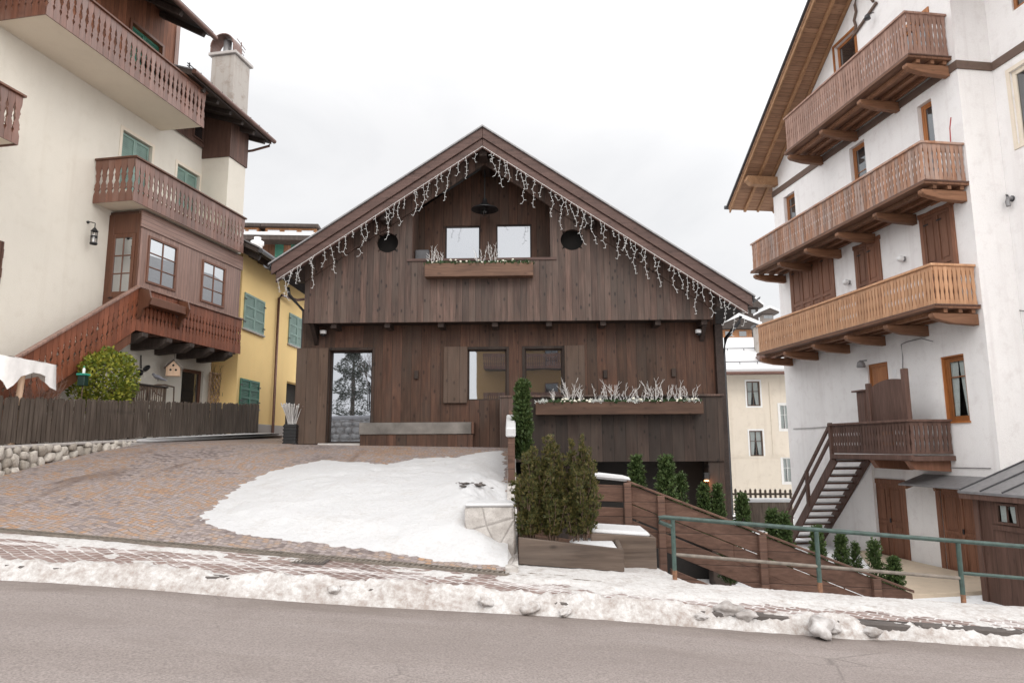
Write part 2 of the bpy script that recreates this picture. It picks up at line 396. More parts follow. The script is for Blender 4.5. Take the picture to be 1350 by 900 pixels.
# overcast: cloud outside the frame made brighter, round the hidden sun, to light walls
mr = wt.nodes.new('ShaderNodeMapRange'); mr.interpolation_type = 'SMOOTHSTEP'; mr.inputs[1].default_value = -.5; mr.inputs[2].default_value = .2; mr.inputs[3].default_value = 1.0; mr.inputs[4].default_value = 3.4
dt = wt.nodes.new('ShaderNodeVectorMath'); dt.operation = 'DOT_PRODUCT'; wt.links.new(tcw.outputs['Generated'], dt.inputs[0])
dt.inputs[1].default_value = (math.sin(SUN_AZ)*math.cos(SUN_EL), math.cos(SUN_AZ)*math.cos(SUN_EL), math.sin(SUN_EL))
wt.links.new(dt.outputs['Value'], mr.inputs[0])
# ...and dimmed overhead by an added factor, so the ground gets less light
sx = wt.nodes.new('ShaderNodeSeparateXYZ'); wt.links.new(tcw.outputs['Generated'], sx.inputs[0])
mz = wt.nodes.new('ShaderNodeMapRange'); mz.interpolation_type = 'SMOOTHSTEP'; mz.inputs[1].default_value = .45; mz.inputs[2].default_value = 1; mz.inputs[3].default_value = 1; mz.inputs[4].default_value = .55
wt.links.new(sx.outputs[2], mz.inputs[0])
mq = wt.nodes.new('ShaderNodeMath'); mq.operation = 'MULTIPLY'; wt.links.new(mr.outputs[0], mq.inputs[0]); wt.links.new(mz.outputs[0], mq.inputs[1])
# ...and an added dimming behind the camera, to weaken the frontal light
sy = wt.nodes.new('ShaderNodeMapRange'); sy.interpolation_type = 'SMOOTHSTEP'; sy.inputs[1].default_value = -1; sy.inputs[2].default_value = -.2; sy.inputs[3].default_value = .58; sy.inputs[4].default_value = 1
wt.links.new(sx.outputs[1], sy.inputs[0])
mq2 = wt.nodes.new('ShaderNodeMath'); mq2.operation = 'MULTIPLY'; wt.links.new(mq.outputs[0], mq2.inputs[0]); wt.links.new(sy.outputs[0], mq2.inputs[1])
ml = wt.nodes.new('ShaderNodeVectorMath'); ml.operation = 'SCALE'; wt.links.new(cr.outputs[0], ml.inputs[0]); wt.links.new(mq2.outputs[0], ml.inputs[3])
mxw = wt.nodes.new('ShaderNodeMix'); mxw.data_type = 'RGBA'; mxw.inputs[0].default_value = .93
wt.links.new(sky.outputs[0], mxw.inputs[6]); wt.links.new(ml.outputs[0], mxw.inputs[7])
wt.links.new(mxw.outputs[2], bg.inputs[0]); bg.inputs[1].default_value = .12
sd = bpy.data.lights.new('sun', 'SUN'); sd.energy = .5; sd.angle = RAD(25); sd.color = (1, .96, .9)
so = bpy.data.objects.new('sun', sd); COL.objects.link(so); so.location = (0, -10, 30)
so.rotation_euler = (math.pi/2-SUN_EL, 0, -SUN_AZ+math.pi)
vs = scene.view_settings; vs.view_transform = 'Standard'; vs.look = 'None'; vs.exposure = 0.92; vs.gamma = 1; vs.use_curve_mapping = False
# ------------------------------------------------------------------ ground
YK = 7.2                                     # kerb line
def sl(x): return -.07*25*math.tanh(x/25)     # the street falls to the right
def ysb(x): return 8.3-(.09*x if x < 0 else .04*x)      # back edge of the pavement
XE = -.06                                     # right edge of the driveway
def lerp(a, b, t): return a+(b-a)*t
def cl(t): return max(0., min(1., t))
def ss(t): t = cl(t); return t*t*(3-2*t)
def z_side(x, y): return sl(x)+.12+.04*(y-YK)
def z_drive(x, y):
    f = ysb(x); zf = z_side(x, f); zb = 1.6-.02*max(x, -14)
    t = cl((y-f)/(16.3-f)); t = t+.13*math.sin(math.pi*t)*t
    return lerp(zf, zb, min(t, 1)) + (.03*min(y-16.3, 30) if y > 16.3 else 0)
def z_low(x, y):
    b = -1.5 if y > 9 else -.5
    f = ysb(x); zs = z_side(x, f)
    k = ss((x-1.75)/.35); y0 = lerp(9.75, f+.12, k)
    zn = lerp(zs, -1.35-.03*min(x, 8), ss((y-y0)/lerp(1.8, 2.6, k)))
    zf = lerp(zs, -1.55, cl((y-f-.3)/4.6))
    return lerp(zn, zf, ss((x-5.0)/1.2))
def G(x, y):
    if y < YK-.12: return sl(x)
    if y < YK: return sl(x)+.01
    if y <= ysb(x): return z_side(x, y)
    if x < XE: 
        z = z_drive(x, y)
        return z
    return z_low(x, y)
def ghit(px, py, fn=G):
    d = ray(px, py); a = 2.0
    while a < 80:
        p = CO+d*a
        if p.z <= fn(p.x, p.y):
            lo = a-.05
            for _ in range(20):
                m = (lo+a)/2; q = CO+d*m
                if q.z <= fn(q.x, q.y): a = m
                else: lo = m
            return CO+d*a
        a += .05
    return CO+d*a

def grid(name, xs, ys, fn, mat, keep=None, dz=0, smooth=True):
    b = MB(); nx = len(xs); ny = len(ys)
    b.v = [(x, y, fn(x, y)+dz) for y in ys for x in xs]
    for j in range(ny-1):
        for i in range(nx-1):
            if keep and not keep((xs[i]+xs[i+1])/2, (ys[j]+ys[j+1])/2): continue
            b.f.append((j*nx+i, j*nx+i+1, (j+1)*nx+i+1, (j+1)*nx+i)); b.s.append(smooth)
    return b.build(name, mat, sheet=True)
def ar(*segs):
    out = []
    for a, bb, st in segs: out += list(np.arange(a, bb-1e-6, st))
    return [float(q) for q in out]

def asphalt():
    t = NT('dry_asphalt'); p = t.pos()
    big = t.noise(t.n('Mapping', {'Vector': p, 'Scale': (.25, .9, 1)}), 1, 5, .6, .3); g = t.noise(p, 55, 4, .75); v = t.n('TexVoronoi', {'Vector': p, 'Scale': 42}).outputs['Distance']
    c = t.ramp(big, [(.3, (.275, .235, .217)), (.68, (.33, .286, .267))])
    c = t.mix(t.remap(g, .38, .62, .6, 0), c, (.10, .085, .08))
    c = t.mix(t.remap(v, .05, .25, .55, 0), c, (.36, .31, .285))
    st = t.noise(t.n('Mapping', {'Vector': p, 'Scale': (.6, 1.6, 1)}), 1.2, 6, .7, .8); c = t.mix(t.remap(st, .52, .72, 0, .5), c, (.175, .145, .132)); c = t.mix(t.remap(st, .25, .42, .3, 0), c, (.36, .33, .315))
    tr = t.math('SINE', t.math('ADD', t.math('MULTIPLY', t.n('SeparateXYZ', {0: p}).outputs[1], 3.4), t.math('MULTIPLY', big, 1.6))); c = t.mix(t.remap(tr, .2, 1, 0, .22), c, (.19, .16, .15))      # wheel tracks
    # salt-dried, wetter band along the kerb
    y = t.n('SeparateXYZ', {0: p}).outputs[1]
    wet = t.remap(t.math('ADD', y, t.math('MULTIPLY', st, .6)), 6.9, 7.35, 0, .55)
    c = t.mix(wet, c, (.11, .085, .07))
    cr1 = t.n('TexVoronoi', {'Vector': t.n('Mapping', {'Vector': p, 'Scale': (.35, .8, 1)}), 'Scale': 1}, feature='DISTANCE_TO_EDGE').outputs['Distance']
    c = t.mix(t.math('MULTIPLY', t.remap(cr1, .0, .006, .5, 0), t.remap(big, .5, .6)), c, (.08, .07, .065))
    t.bump(t.math('ADD', g, v), .5, .006)
    return t.fin(c, .75, .3)
def cobble(name, scale, cols, mortar, snowj=0, ang=0, warp=.12, mort=.012):
    """small split porphyry setts"""
    t = NT(name); p = t.pos()
    w1 = t.n('TexNoise', {'Vector': p, 'Scale': .9, 'Detail': 2}).outputs[1]
    vm = t.n('VectorMath', {0: w1, 1: (.5, .5, .5)}, operation='SUBTRACT').outputs[0]
    vm = t.n('VectorMath', {0: vm, 3: warp*4}, operation='SCALE').outputs[0]
    w2 = t.n('TexNoise', {'Vector': p, 'Scale': 14, 'Detail': 1}).outputs[1]
    vm2 = t.n('VectorMath', {0: t.n('VectorMath', {0: w2, 1: (.5, .5, .5)}, operation='SUBTRACT').outputs[0], 3: .03}, operation='SCALE').outputs[0]
    q = t.n('VectorMath', {0: t.n('VectorMath', {0: p, 1: vm}).outputs[0], 1: vm2}).outputs[0]
    q = t.n('Mapping', {'Vector': q, 'Rotation': (0, 0, RAD(ang))}).outputs[0]
    br = t.n('TexBrick', {'Vector': q, 'Color1': (0, 0, 0), 'Color2': (1, 1, 1), 'Mortar': (.5, .5, .5), 'Scale': 1, 'Mortar Size': mort, 'Mortar Smooth': .4, 'Bias': 0, 'Brick Width': scale*1.1, 'Row Height': scale})
    f = br.outputs['Fac']; rv = t.n('SeparateColor', {0: br.outputs['Color']}).outputs[0]
    big = t.noise(p, .55, 4, .6); mid = t.noise(p, 5, 4, .6); fine = t.noise(p, 60, 4, .65)
    h = t.math('ADD', t.math('MULTIPLY', rv, .62), t.math('MULTIPLY', t.math('SUBTRACT', big, .5), 1.7)); h = t.math('ADD', h, t.math('MULTIPLY', mid, .3), True)
    c = t.ramp(h, [(i/(len(cols)-1), k) for i, k in enumerate(cols)])
    c = t.mix(t.remap(fine, .35, .7, .35, 0), c, tuple(x*.4 for x in cols[0]))
    c = t.mix(f, c, mortar)
    hgt = t.math('SUBTRACT', 1, f)
    if snowj:
        sn = t.noise(t.n('Mapping', {'Vector': p, 'Scale': (.7, 2.4, 1)}), 1.3, 6, .65, .3)
        m = t.remap(t.math('ADD', sn, t.math('MULTIPLY', f, .09)), .52, .66, 0, snowj)
        m = t.math('MULTIPLY', m, t.remap(fine, .3, .6, .55, 1))
        c = t.mix(m, c, (.76, .74, .73))
    else:
        wet = t.noise(t.n('Mapping', {'Vector': p, 'Scale': (1.5, .45, 1), 'Rotation': (0, 0, RAD(-28))}), .8, 4, .6, .5)
        c = t.mix(t.remap(wet, .57, .7, 0, .6), c, (.11, .065, .045))
    t.bump(t.math('ADD', hgt, t.math('MULTIPLY', fine, .5)), .8, .012)
    return t.fin(c, .6, .4)
M['asphalt'] = asphalt()
M['cobble'] = cobble('porphyry_setts', .072, [(.15, .115, .108), (.30, .25, .24), (.42, .36, .345), (.37, .28, .225), (.47, .275, .15), (.28, .2, .175)], (.2, .165, .15), 0, 24, .10, .007)
M['paver'] = cobble('pavement_setts', .12, [(.17, .115, .1), (.25, .175, .155), (.3, .215, .19), (.28, .21, .195)], (.36, .31, .285), .9, 38, .07, .012)
def groundmat():
    t = NT('snowy_ground'); p = t.pos(); n1 = t.noise(p, .9, 6, .65); n2 = t.noise(p, 12, 4)
    c = t.mix(t.remap(t.math('ADD', t.math('MULTIPLY', n1, .8), t.math('MULTIPLY', n2, .2)), .56, .66), (.82, .83, .84), (.2, .16, .13))
    t.bump(t.math('ADD', n1, n2), .5, .05); return t.fin(c, .7, .2)
M['ground'] = groundmat()
M['concrete'] = plaster('tan_concrete', (.58, .48, .37), (.4, .33, .26), .6, .3)
M['kerbstone'] = plaster('kerb_granite', (.12, .105, .098), (.06, .053, .05), .7, .6, 30)

XS = ar((-160, -40, 20), (-40, -14, 3), (-14, -.36, .4))+[-.3, -.2, -.07, .05]+ar((.3, 14, .35), (14, 40, 3), (40, 161, 20))
YS = ar((-150, -30, 20), (-30, 6.4, 2))+[6.4, 6.9, 7.26, 7.27]+ar((7.1, 22, .3), (22, 60, 4), (60, 300, 30))
def Gbase(x, y):
    z = (sl(x) if y < YK+.065 else G(x, y))-.035
    if y > 24: z = lerp(z, -1.7+.0*y, cl((y-24)/8))
    return z
tag(grid('ground', XS, YS, Gbase, M['ground']), kind='structure')
XR = ar((-80, -16, 8), (-16, 16, .5), (16, 81, 8))
tag(grid('road', XR, ar((-6.5, 6.4, .6))+[6.4, 6.7, YK-.02], lambda x, y: sl(x)+.012*math.sin(x*1.3+y), M['asphalt']), kind='structure')
# pavement and driveway
def strip(name, x0, x1, n, f0, f1, m, fn, mat, dz):
    b = MB(); 
    for j in range(m+1):
        for i in range(n+1):
            x = lerp(x0, x1, i/n); y = lerp(f0(x), f1(x), j/m); b.v.append((x, y, fn(x, y)+dz))
    for j in range(m):
        for i in range(n):
            k = j*(n+1)+i; b.f.append((k, k+1, k+n+2, k+n+1)); b.s.append(True)
    return b.build(name, mat, sheet=True)
tag(strip('pavement', -16, 16, 64, lambda x: YK+.16, lambda x: ysb(x)-.1, 6, z_side, M['paver'], 0), kind='structure')
tag(strip('driveway', -13.5, XE-.02, 40, lambda x: ysb(x)+.1, lambda x: 16.35, 30, z_drive, M['cobble'], 0), kind='structure')
tag(strip('back_path', -13.5, -5.2, 12, lambda x: 16.352, lambda x: 27, 20, z_drive, M['cobble'], -.004), kind='structure')
kb = MB(); x = -16.
while x < 16:
    l = random.uniform(.85, 1.1); j = random.uniform(-.012, .012)
    p0 = (x+.008, YK+.075+j, sl(x)+.02+j); p1 = (x+l-.008, YK+.075+j, sl(x+l)+.02+j)
    kb.beam(p0, p1, .15, .22); x += l
tag(kb.build('kerb', M['kerbstone'], bevel=.015), kind='structure')

# drainage channel with its grate, along the foot of the driveway
dg = thing('drain_grate', 'long dark slotted drain channel running between cobbled driveway and snowy pavement', 'drain', (-3, 8.5, 0))
fr = MB(); bars = MB(); bed = MB()
P = lambda x, o, dz=0: (x+3, ysb(x)+o-8.5, z_side(x, ysb(x))+dz)
xx = np.arange(-9, 1.45, .5)
for a, c in zip(xx[:-1], xx[1:]):
    for o in (-.085, .085): fr.beam(P(a, o, .006), P(c, o, .006), .02, .03)
    bed.beam(P(a, 0, -.025), P(c, 0, -.025), .16, .02)
for x in np.arange(-9, 1.45, .062): bars.beam(P(x, -.075, .004), P(x+.03, .075, .004), .024, .02)
bed.build('channel', M['black'], dg); fr.build('frame', M['rust_rail'], dg); bars.build('bars', M['rust_rail'], dg)
c = ghit(408, 740)
dc = thing('drain_cover', 'square metal drain cover let into the pavement setts', 'drain cover', c)
b = MB(); b.box(-.2, .2, -.14, .14, -.02, .008); b.build('frame', M['kerbstone'], dc, .004)
b = MB()
for i in range(9): b.box(-.17+.04*i, -.15+.04*i, -.11, .11, .008, .016)
b.build('ribs', M['rust_rail'], dc)

# ------------------------------------------------------------------ snow lying on the ground
def fbm(x, y, s, o=4): 
    return noise.fractal(Vector((x*s, y*s, 3.7)), 1.0, 2.0, o)
def polydist(poly):
    A = np.array(poly); B = np.roll(A, -1, 0)
    def f(x, y):
        d = B-A; px = x-A[:, 0]; py = y-A[:, 1]
        t = np.clip((px*d[:, 0]+py*d[:, 1])/(d**2).sum(1), 0, 1)
        dist = math.sqrt((((px-t*d[:, 0])**2+(py-t*d[:, 1])**2)).min())
        c = ((A[:, 1] > y) != (B[:, 1] > y)); 
        xi = A[:, 0]+(y-A[:, 1])*d[:, 0]/np.where(d[:, 1] == 0, 1e-9, d[:, 1])
        return dist if (c & (x < xi)).sum() % 2 else -dist
    return f
def heightfield(name, xs, ys, base, thick, mat, label=None, cat=None, cut=-.03, lim=0):
    b = MB(); nx = len(xs); ny = len(ys); T = [[thick(x, y) for x in xs] for y in ys]
    idx = {}
    for j in range(ny-1):
        for i in range(nx-1):
            q = ((j, i), (j, i+1), (j+1, i+1), (j+1, i))
            if max(T[a][c] for a, c in q) < lim: continue
            f = []
            for a, c in q:
                if (a, c) not in idx:
                    idx[(a, c)] = len(b.v); b.v.append((xs[c], ys[a], base(xs[c], ys[a])+max(T[a][c], cut)))
                f.append(idx[(a, c)])
            b.f.append(tuple(f)); b.s.append(True)
    o = b.build(name, mat, sheet=True); return tag(o, label, cat, kind='stuff')

pix = [(262, 690), (268, 680), (285, 664), (302, 651), (330, 634), (352, 622), (402, 611), (425, 606), (480, 609), (512, 612), (546, 604), (602, 601), (640, 595), (664, 594), (668, 640), (672, 700), (674, 747), (622, 742), (542, 735), (470, 723), (430, 717), (380, 712), (320, 702)]
poly = [tuple(ghit(a, c, lambda x, y: z_drive(x, y) if y > ysb(x) else z_side(x, y))[:2]) for a, c in pix]
poly = [(min(x, XE-.0), y) for x, y in poly]
pd = polydist(poly)
TRACKS = [(-4.6+.42*k+.09*(k % 2), 9.6+.62*k+.1*math.sin(k), ) for k in range(9)]+[(-.9-.25*(k % 2), 12.0+.55*k) for k in range(6)]
def th_drive(x, y):
    s = pd(x, y)+.10*fbm(x, y, 3)+.075*fbm(x, y, 12, 3)
    if s < -.2: return -.05
    t = min(.07*s, .035+.02*s, .09) if s > 0 else s*.15
    pile = .36*math.exp(-((x+.35)/.8)**2-((y-10.6)/1.5)**2) + .12*math.exp(-((x+2.2)/1.8)**2-((y-11)/2)**2)
    t += cl(s*1.6)*(pile+.02*fbm(x, y, 1.6)+.011*fbm(x, y, 6, 5))
    for q in TRACKS: t -= .035*math.exp(-(((x-q[0])/.10)**2+((y-q[1])/.2)**2))*cl(s*3)
    return t
heightfield('driveway_snow', ar((-6.5, XE+.01, .055)), ar((8.1, 16.2, .06)), lambda x, y: z_drive(x, y) if y > ysb(x) else z_side(x, y), th_drive, M['snow_pile'],
            'broad sheet of trodden white snow lying on the cobbled driveway', 'snow')
def z_bank(x, y):
    if y < 7.32: return lerp(sl(x), z_side(x, y), ss((y-7.0)/.3))
    if y < ysb(x) or x < XE: return z_side(x, y) if y < ysb(x)+.4 else z_drive(x, y)
    return z_low(x, y)
def th_bank(x, y):
    n1 = fbm(x, y, 1.1); n2 = fbm(x, y, 5); n3 = fbm(x, y, 17, 3)
    # ridge pushed up along the kerb by the plough
    rt = ss((x-1.2)/1.2)
    yc = lerp(7.27, 7.2, rt)+.05*n1; w = lerp(.145, .125, rt)+.03*cl(-x/4)
    r = (lerp(.085, .065, rt)*(1+.6*n1+.5*n2)+.022*(1-rt))*math.exp(-((y-yc)/w)**2)+.024*n3*math.exp(-((y-yc)/(w*1.6))**2)-.022
    r += cl(r*30)*(.045*abs(noise.noise(Vector((x*7, y*9, 1))))+.03*abs(noise.noise(Vector((x*17, y*21, 5))))-.018)
    r -= .075*rt*ss((.15+.9*fbm(x, y*1.5, 1.3))*1.6+.15)
    if y < YK: r += .03*math.exp(-((y-7.15)/.08)**2)*(.4+n2)-.05*ss((7.1-y)/.08)
    # snow at the back of the pavement
    if x > -.6:
        edge = lerp(7.92, 7.62, cl(x/2.5)); s = (y-edge)+.2*n1+.09*n2
        u = min(.035, .2*s)+.010*n2*cl(s*4)+.008*n3
        if x < 0: u -= (-x)*.2
        if y > ysb(x)+.05 and x > 1.75: u = max(u, -.004+.03*n1+.02*n2)
    else:
        m = ysb(x)-.26; s = .13-abs(y-m)+.16*n1+.07*n2-(0 if x < -3.3 else .14)
        u = min(.02, .2*s)+.006*n3
    t = max(r, u, -.012+.02*n1+.016*n2 if y > 7.36 else -1)
    return max(-.14, t*t/(t+.015) if t > 0 else t)
heightfield('pavement_snow', ar((-8.6, 9.2, .04)), ar((6.85, 9.75, .033)), z_bank, lambda x, y: th_bank(x, y) if (x > XE or y < ysb(x)-.11) else -.05, M['slush'],
            'dirty ploughed snow heaped along the kerb and pavement', 'snow', cut=-.14, lim=-.09)
# ice lumps broken off by the plough
lump = [(962, 806, .13), (985, 812, .1), (1080, 829, .17), (1098, 826, .09), (700, 803, .1), (745, 806, .07), (925, 812, .06), (1150, 833, .08), (640, 793, .09), (440, 776, .07)]
lab = ['grey ice lump on end beside the kerb, left of the larger flat lump', 'grey ice lump leaning against the kerb stone', 'largest flat grey ice lump lying at the road edge', 'small dark ice lump touching the largest flat lump', 'white snow lump at the road edge below the hedge',
       'small snow clod at the road edge below the wooden planter', 'tiny ice clod on the road below the railing end', 'small dirty ice lump at the kerb, rightmost of the lumps', 'dirty snow lump on the slush below the stone pier', 'small snow clod at the road edge, leftmost of the lumps']
for i, ((px, py, r), la) in enumerate(zip(lump, lab)):
    p = ghit(px, py+3, lambda x, y: z_bank(x, y)+max(0, th_bank(x, y)))
    b = MB(); b.ball((0, 0, r*.3), r*.85, 3, (1.25, .8, .6), .5, i*3+2)
    o = b.build('ice_lump', M['ice'] if i not in (4, 5, 8, 9) else M['slush']); o.location = p; o.rotation_euler = (random.uniform(-.3, .3), random.uniform(-.3, .3), random.uniform(0, 3))
    tag(o, la, 'ice lump', 'ice and snow lumps along the kerb')

# hillside beyond the gap between chalet and right house
def z_hill(x, y): return -1.9+max(0, y-55)*.27+3*fbm(x, y, .02)
tag(grid('hillside', ar((5, 125, 4)), ar((55, 170, 5)), z_hill, M['snow']), kind='structure')
# ------------------------------------------------------------------ shared building bits
def window(par, mats, x0, x1, z0, z1, y, cols=1, rows=1, fw=.055, dp=.07, bar=.028, curtain=None, name='window', rowpos=None, sash=0, label=None):
    """frame mesh (part) with its pane (sub-part); y = outer face of the frame"""
    fm, gm = mats; b = MB()
    b.box(x0, x0+fw, y, y+dp, z0, z1); b.box(x1-fw, x1, y, y+dp, z0, z1)
    b.box(x0+fw, x1-fw, y, y+dp, z0, z0+fw); b.box(x0+fw, x1-fw, y, y+dp, z1-fw, z1)
    a0, a1, c0, c1 = x0+fw, x1-fw, z0+fw, z1-fw
    if sash:      # sashes of a casement: an inner frame of their own
        m = (a0+a1)/2
        for s0, s1 in ((a0, m), (m, a1)) if sash == 2 else ((a0, a1),):
            for u0, u1 in ((s0+.004, s0+.05), (s1-.05, s1-.004)): b.box(u0, u1, y+.012, y+dp-.01, c0+.004, c1-.004)
            for u0, u1 in ((c0+.004, c0+.05), (c1-.05, c1-.004)): b.box(s0+.05, s1-.05, y+.014, y+dp-.01, u0, u1)
    for i in range(1, cols):
        x = lerp(a0, a1, i/cols); b.box(x-bar/2, x+bar/2, y+.016, y+dp-.012, c0, c1)
    for r in (rowpos or [j/rows for j in range(1, rows)]):
        z = lerp(c0, c1, r); b.box(a0, a1, y+.018, y+dp-.014, z-bar/2, z+bar/2)
    w = b.build(name, fm, par, .004, label)
    p = MB(); p.box(a0+.002, a1-.002, y+dp*.5, y+dp*.5+.008, c0+.002, c1-.002); p.build('pane', gm, w)
    if curtain:
        c = MB(); n = 26
        for u0, u1, k in ((a0, lerp(a0, a1, .46), 1), (lerp(a0, a1, .54), a1, -1)):
            vs = []
            for j in range(9):
                v = j/8; pull = .42*v**1.6*curtain
                s0, s1 = (u0, lerp(u1, u0, pull)) if k > 0 else (lerp(u0, u1, pull), u1)
                for i in range(n+1):
                    vs.append((lerp(s0, s1, i/n), y+dp+.012+.008*math.sin(i*1.5+v), lerp(c1, c0, v)))
            c.add(vs, [(j*(n+1)+i, j*(n+1)+i+1, (j+1)*(n+1)+i+1, (j+1)*(n+1)+i) for j in range(8) for i in range(n)], True)
        c.build('curtain', M['curtain'], w)
    return w
def shutter(par, mat, x0, x1, z0, z1, y, louver=True, label=None, dp=.04, leafs=1, panels=2, name='shutter'):
    b = MB(); st = .055 if louver else .075
    b.box(x0, x0+st, y, y+dp, z0, z1); b.box(x1-st, x1, y, y+dp, z0, z1)
    rails = [z0+j*(z1-z0-st*1.2)/panels for j in range(panels)]+[z1-st*1.2]
    for z in rails: b.box(x0+st, x1-st, y, y+dp, z, z+st*1.2)
    for za, zb in zip(rails[:-1], rails[1:]):
        za += st*1.2
        if louver:
            n = max(3, int((zb-za)/.05)); 
            for i in range(n):
                zc = za+(i+.5)*(zb-za)/n
                b.beam((x0+st, y+dp/2, zc), (x1-st, y+dp/2, zc), .034, .008, (0, -.7, .7))
        b.box(x0+st, x1-st, y+dp*.55, y+dp*.8, za, zb)
        if not louver: b.box(x0+st+.05, x1-st-.05, y+dp*.2, y+dp*.55, za+.06, zb-.06)
    o = b.build(name, mat, par, .003, label); return o
def planks(p0, p1, zb0, zb1, zt0, zt1, pw, style, th=.024, gap=.006):
    """railing boards with fretsawn edges along p0-p1 (x,y), bottoms zb0->zb1, tops zt0->zt1"""
    b = MB(); p0 = Vector(p0); p1 = Vector(p1); L = (p1-p0).length; n = max(1, round(L/pw)); d = (p1-p0)/n
    nrm = Vector((-d.y, d.x)).normalized()*th/2; K = 22; u = d.normalized(); w = d.length/2-gap/2
    for i in range(n):
        c = p0+d*(i+.5); f = (i+.5)/n; zb = lerp(zb0, zb1, f); zt = lerp(zt0, zt1, f); sk = (zb1-zb0)/L
        vs = []
        for k in range(K+1):
            t = k/K; h = w
            if style == 'fret':      # three leaf-shaped openings above each other
                for tc, s, dpt in ((.26, .035, .5), (.36, .02, .2), (.5, .075, .62), (.6, .03, .3), (.7, .045, .5), (.79, .02, .3)): h -= w*dpt*math.exp(-((t-tc)/s)**2)
            elif style == 'fret_small':
                for tc, s, dpt in ((.26, .025, .4), (.37, .045, .62), (.48, .022, .35), (.6, .045, .62), (.71, .025, .4)): h -= w*dpt*math.exp(-((t-tc)/s)**2)
            elif style == 'slat':    # baluster boards, waisted twice
                if .1 < t < .9: h -= w*(.2+.22*math.exp(-((t-.33)/.06)**2)+.22*math.exp(-((t-.67)/.06)**2)-.1*math.exp(-((t-.5)/.05)**2))
            elif style == 'slat_fine':
                if .12 < t < .88: h -= w*(.12+.26*math.exp(-((t-.3)/.05)**2)+.3*math.exp(-((t-.52)/.07)**2)+.26*math.exp(-((t-.74)/.05)**2))
            z = lerp(zb, zt, t)
            for sgn in (-1, 1):
                for q in (-1, 1):
                    p = c+u*(sgn*h)+nrm*q; vs.append((p.x, p.y, z+sk*sgn*h))
        fs = []
        for k in range(K):
            o = 4*k
            fs += [(o, o+2, o+6, o+4), (o+1, o+5, o+7, o+3), (o, o+4, o+5, o+1), (o+2, o+3, o+7, o+6)]
        fs += [(0, 1, 3, 2), (4*K, 4*K+2, 4*K+3, 4*K+1)]
        b.add(vs, fs)
    return b

# ------------------------------------------------------------------ the dark timber chalet
ch = house('timber_chalet', 'dark brown timber chalet with a wide gable roof hung with icicle lights', FC)
YG, YRK = -.6, -1.3
AX, AZ = FC.hit(636, 166, YRK)                        # ridge
LX, LZ = FC.hit(357.8, 346, YRK); RX, RZ = FC.hit(991.6, 388, YRK)
sL = (AZ-LZ)/(AX-LX); sR = (AZ-RZ)/(RX-AX)
def ztop(x): return AZ-sL*(AX-x) if x < AX else AZ-sR*(x-AX)
TH = .56                                              # vertical depth of the roof edge
def zun(x): return ztop(x)-TH
# lower walls
doorR = FC.rect(435, 462, 488, 584); w1 = FC.rect(617, 461, 668, 527); w2 = FC.rect(692, 460, 742, 522)
gar = (1.75, 4.62, -1.6, 1.30)
def hole(r): return [(r[0], r[2]), (r[1], r[2]), (r[1], r[3]), (r[0], r[3])]
b = MB(); b.plate([(-5.22, 1.5), (.2, 1.5), (.2, -1.8), (5.0, -1.8), (5.0, 5.0), (-5.22, 5.0)], [hole(doorR), hole(w1), hole(w2), hole(gar)], 0, .25)
b.build('front_wall', M['lower'], ch)
b = MB(); b.box(-5.2, -4.95, .26, 10, 1.2, 5.2); b.box(4.75, 5.0, .26, 10, -1.8, 5.2); b.box(-5.2, 5.0, 9.8, 10, -1.8, 5.2)
b.build('side_wall', M['base'], ch)
b = MB(); b.box(-4.9, 4.7, .45, .5, -1.8, 5.0); b.build('interior', M['dark'], ch)
# corner post at right, protecting board
b = MB(); b.box(4.93, 5.12, -.16, .1, -1.7, 4.55); b.build('corner_post', M['darkbeam'], ch, .008)
# gable cladding with its recess and the two star-cut round holes
def star(cx, cz, r):
    out = []
    for k in range(72):
        a = 2*math.pi*k/72; rr = r
        for t in (45, 135, 225, 315):
            dlt = abs((math.degrees(a)-t+180) % 360-180)
            if dlt < 4: rr = r*1.3
        out.append((cx+rr*math.cos(a), cz+rr*math.sin(a)*.95))
    return out
h1 = FC.hit(511, 320, YG); h2 = FC.hit(754, 316, YG)
gl, gr_, gb = -5.0, 4.79, 4.585
rl_, rr_, rs = -2.40, .96, 6.13
outer = [(gl, gb), (gr_, gb), (gr_, zun(gr_)+.1), (rr_, zun(rr_)+.1), (rr_, rs), (rl_, rs), (rl_, zun(rl_)+.1), (gl, zun(gl)+.1)]
b = MB(); b.plate(outer, [star(*h1, .26), star(*h2, .275)], YG, YG+.09); b.build('gable_cladding', M['gable'], ch)
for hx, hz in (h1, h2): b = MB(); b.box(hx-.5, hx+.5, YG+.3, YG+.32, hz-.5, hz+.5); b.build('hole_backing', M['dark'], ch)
# recess behind: back wall with two windows, cheeks, floor
gw = [FC.rect(587, 298, 633, 343, .25), FC.rect(654, 296, 701, 342, .25)]
YW = .25
b = MB(); b.plate([(rl_-.3, rs-.3), (rr_+.3, rs-.3), (rr_+.3, zun(rr_+.3)+.2), (AX, zun(AX)+.2), (rl_-.3, zun(rl_-.3)+.2)], [hole(r) for r in gw], YW, YW+.12)
b.build('recess_wall', M['lower'], ch)
b = MB(); b.box(rl_-.08, rl_-.002, YG+.092, YW-.002, rs, zun(rl_)+.1); b.box(rr_+.002, rr_+.08, YG+.092, YW-.002, rs, zun(rr_)+.1)
b.build('recess_cheek', M['gable'], ch)
b = MB(); b.box(rl_, rr_, YG+.092, YW-.002, rs-.06, rs-.002); b.box(rl_-.12, rr_+.14, YG-.03, YG-.002, rs-.05, rs+.01); b.build('recess_sill', M['fascia'], ch)
b = MB(); b.box(rl_+.02, rl_+.36, YG+.3, YG+.42, rs, rs+.33); b.build('vent_box', M['zinc'], ch, .01)
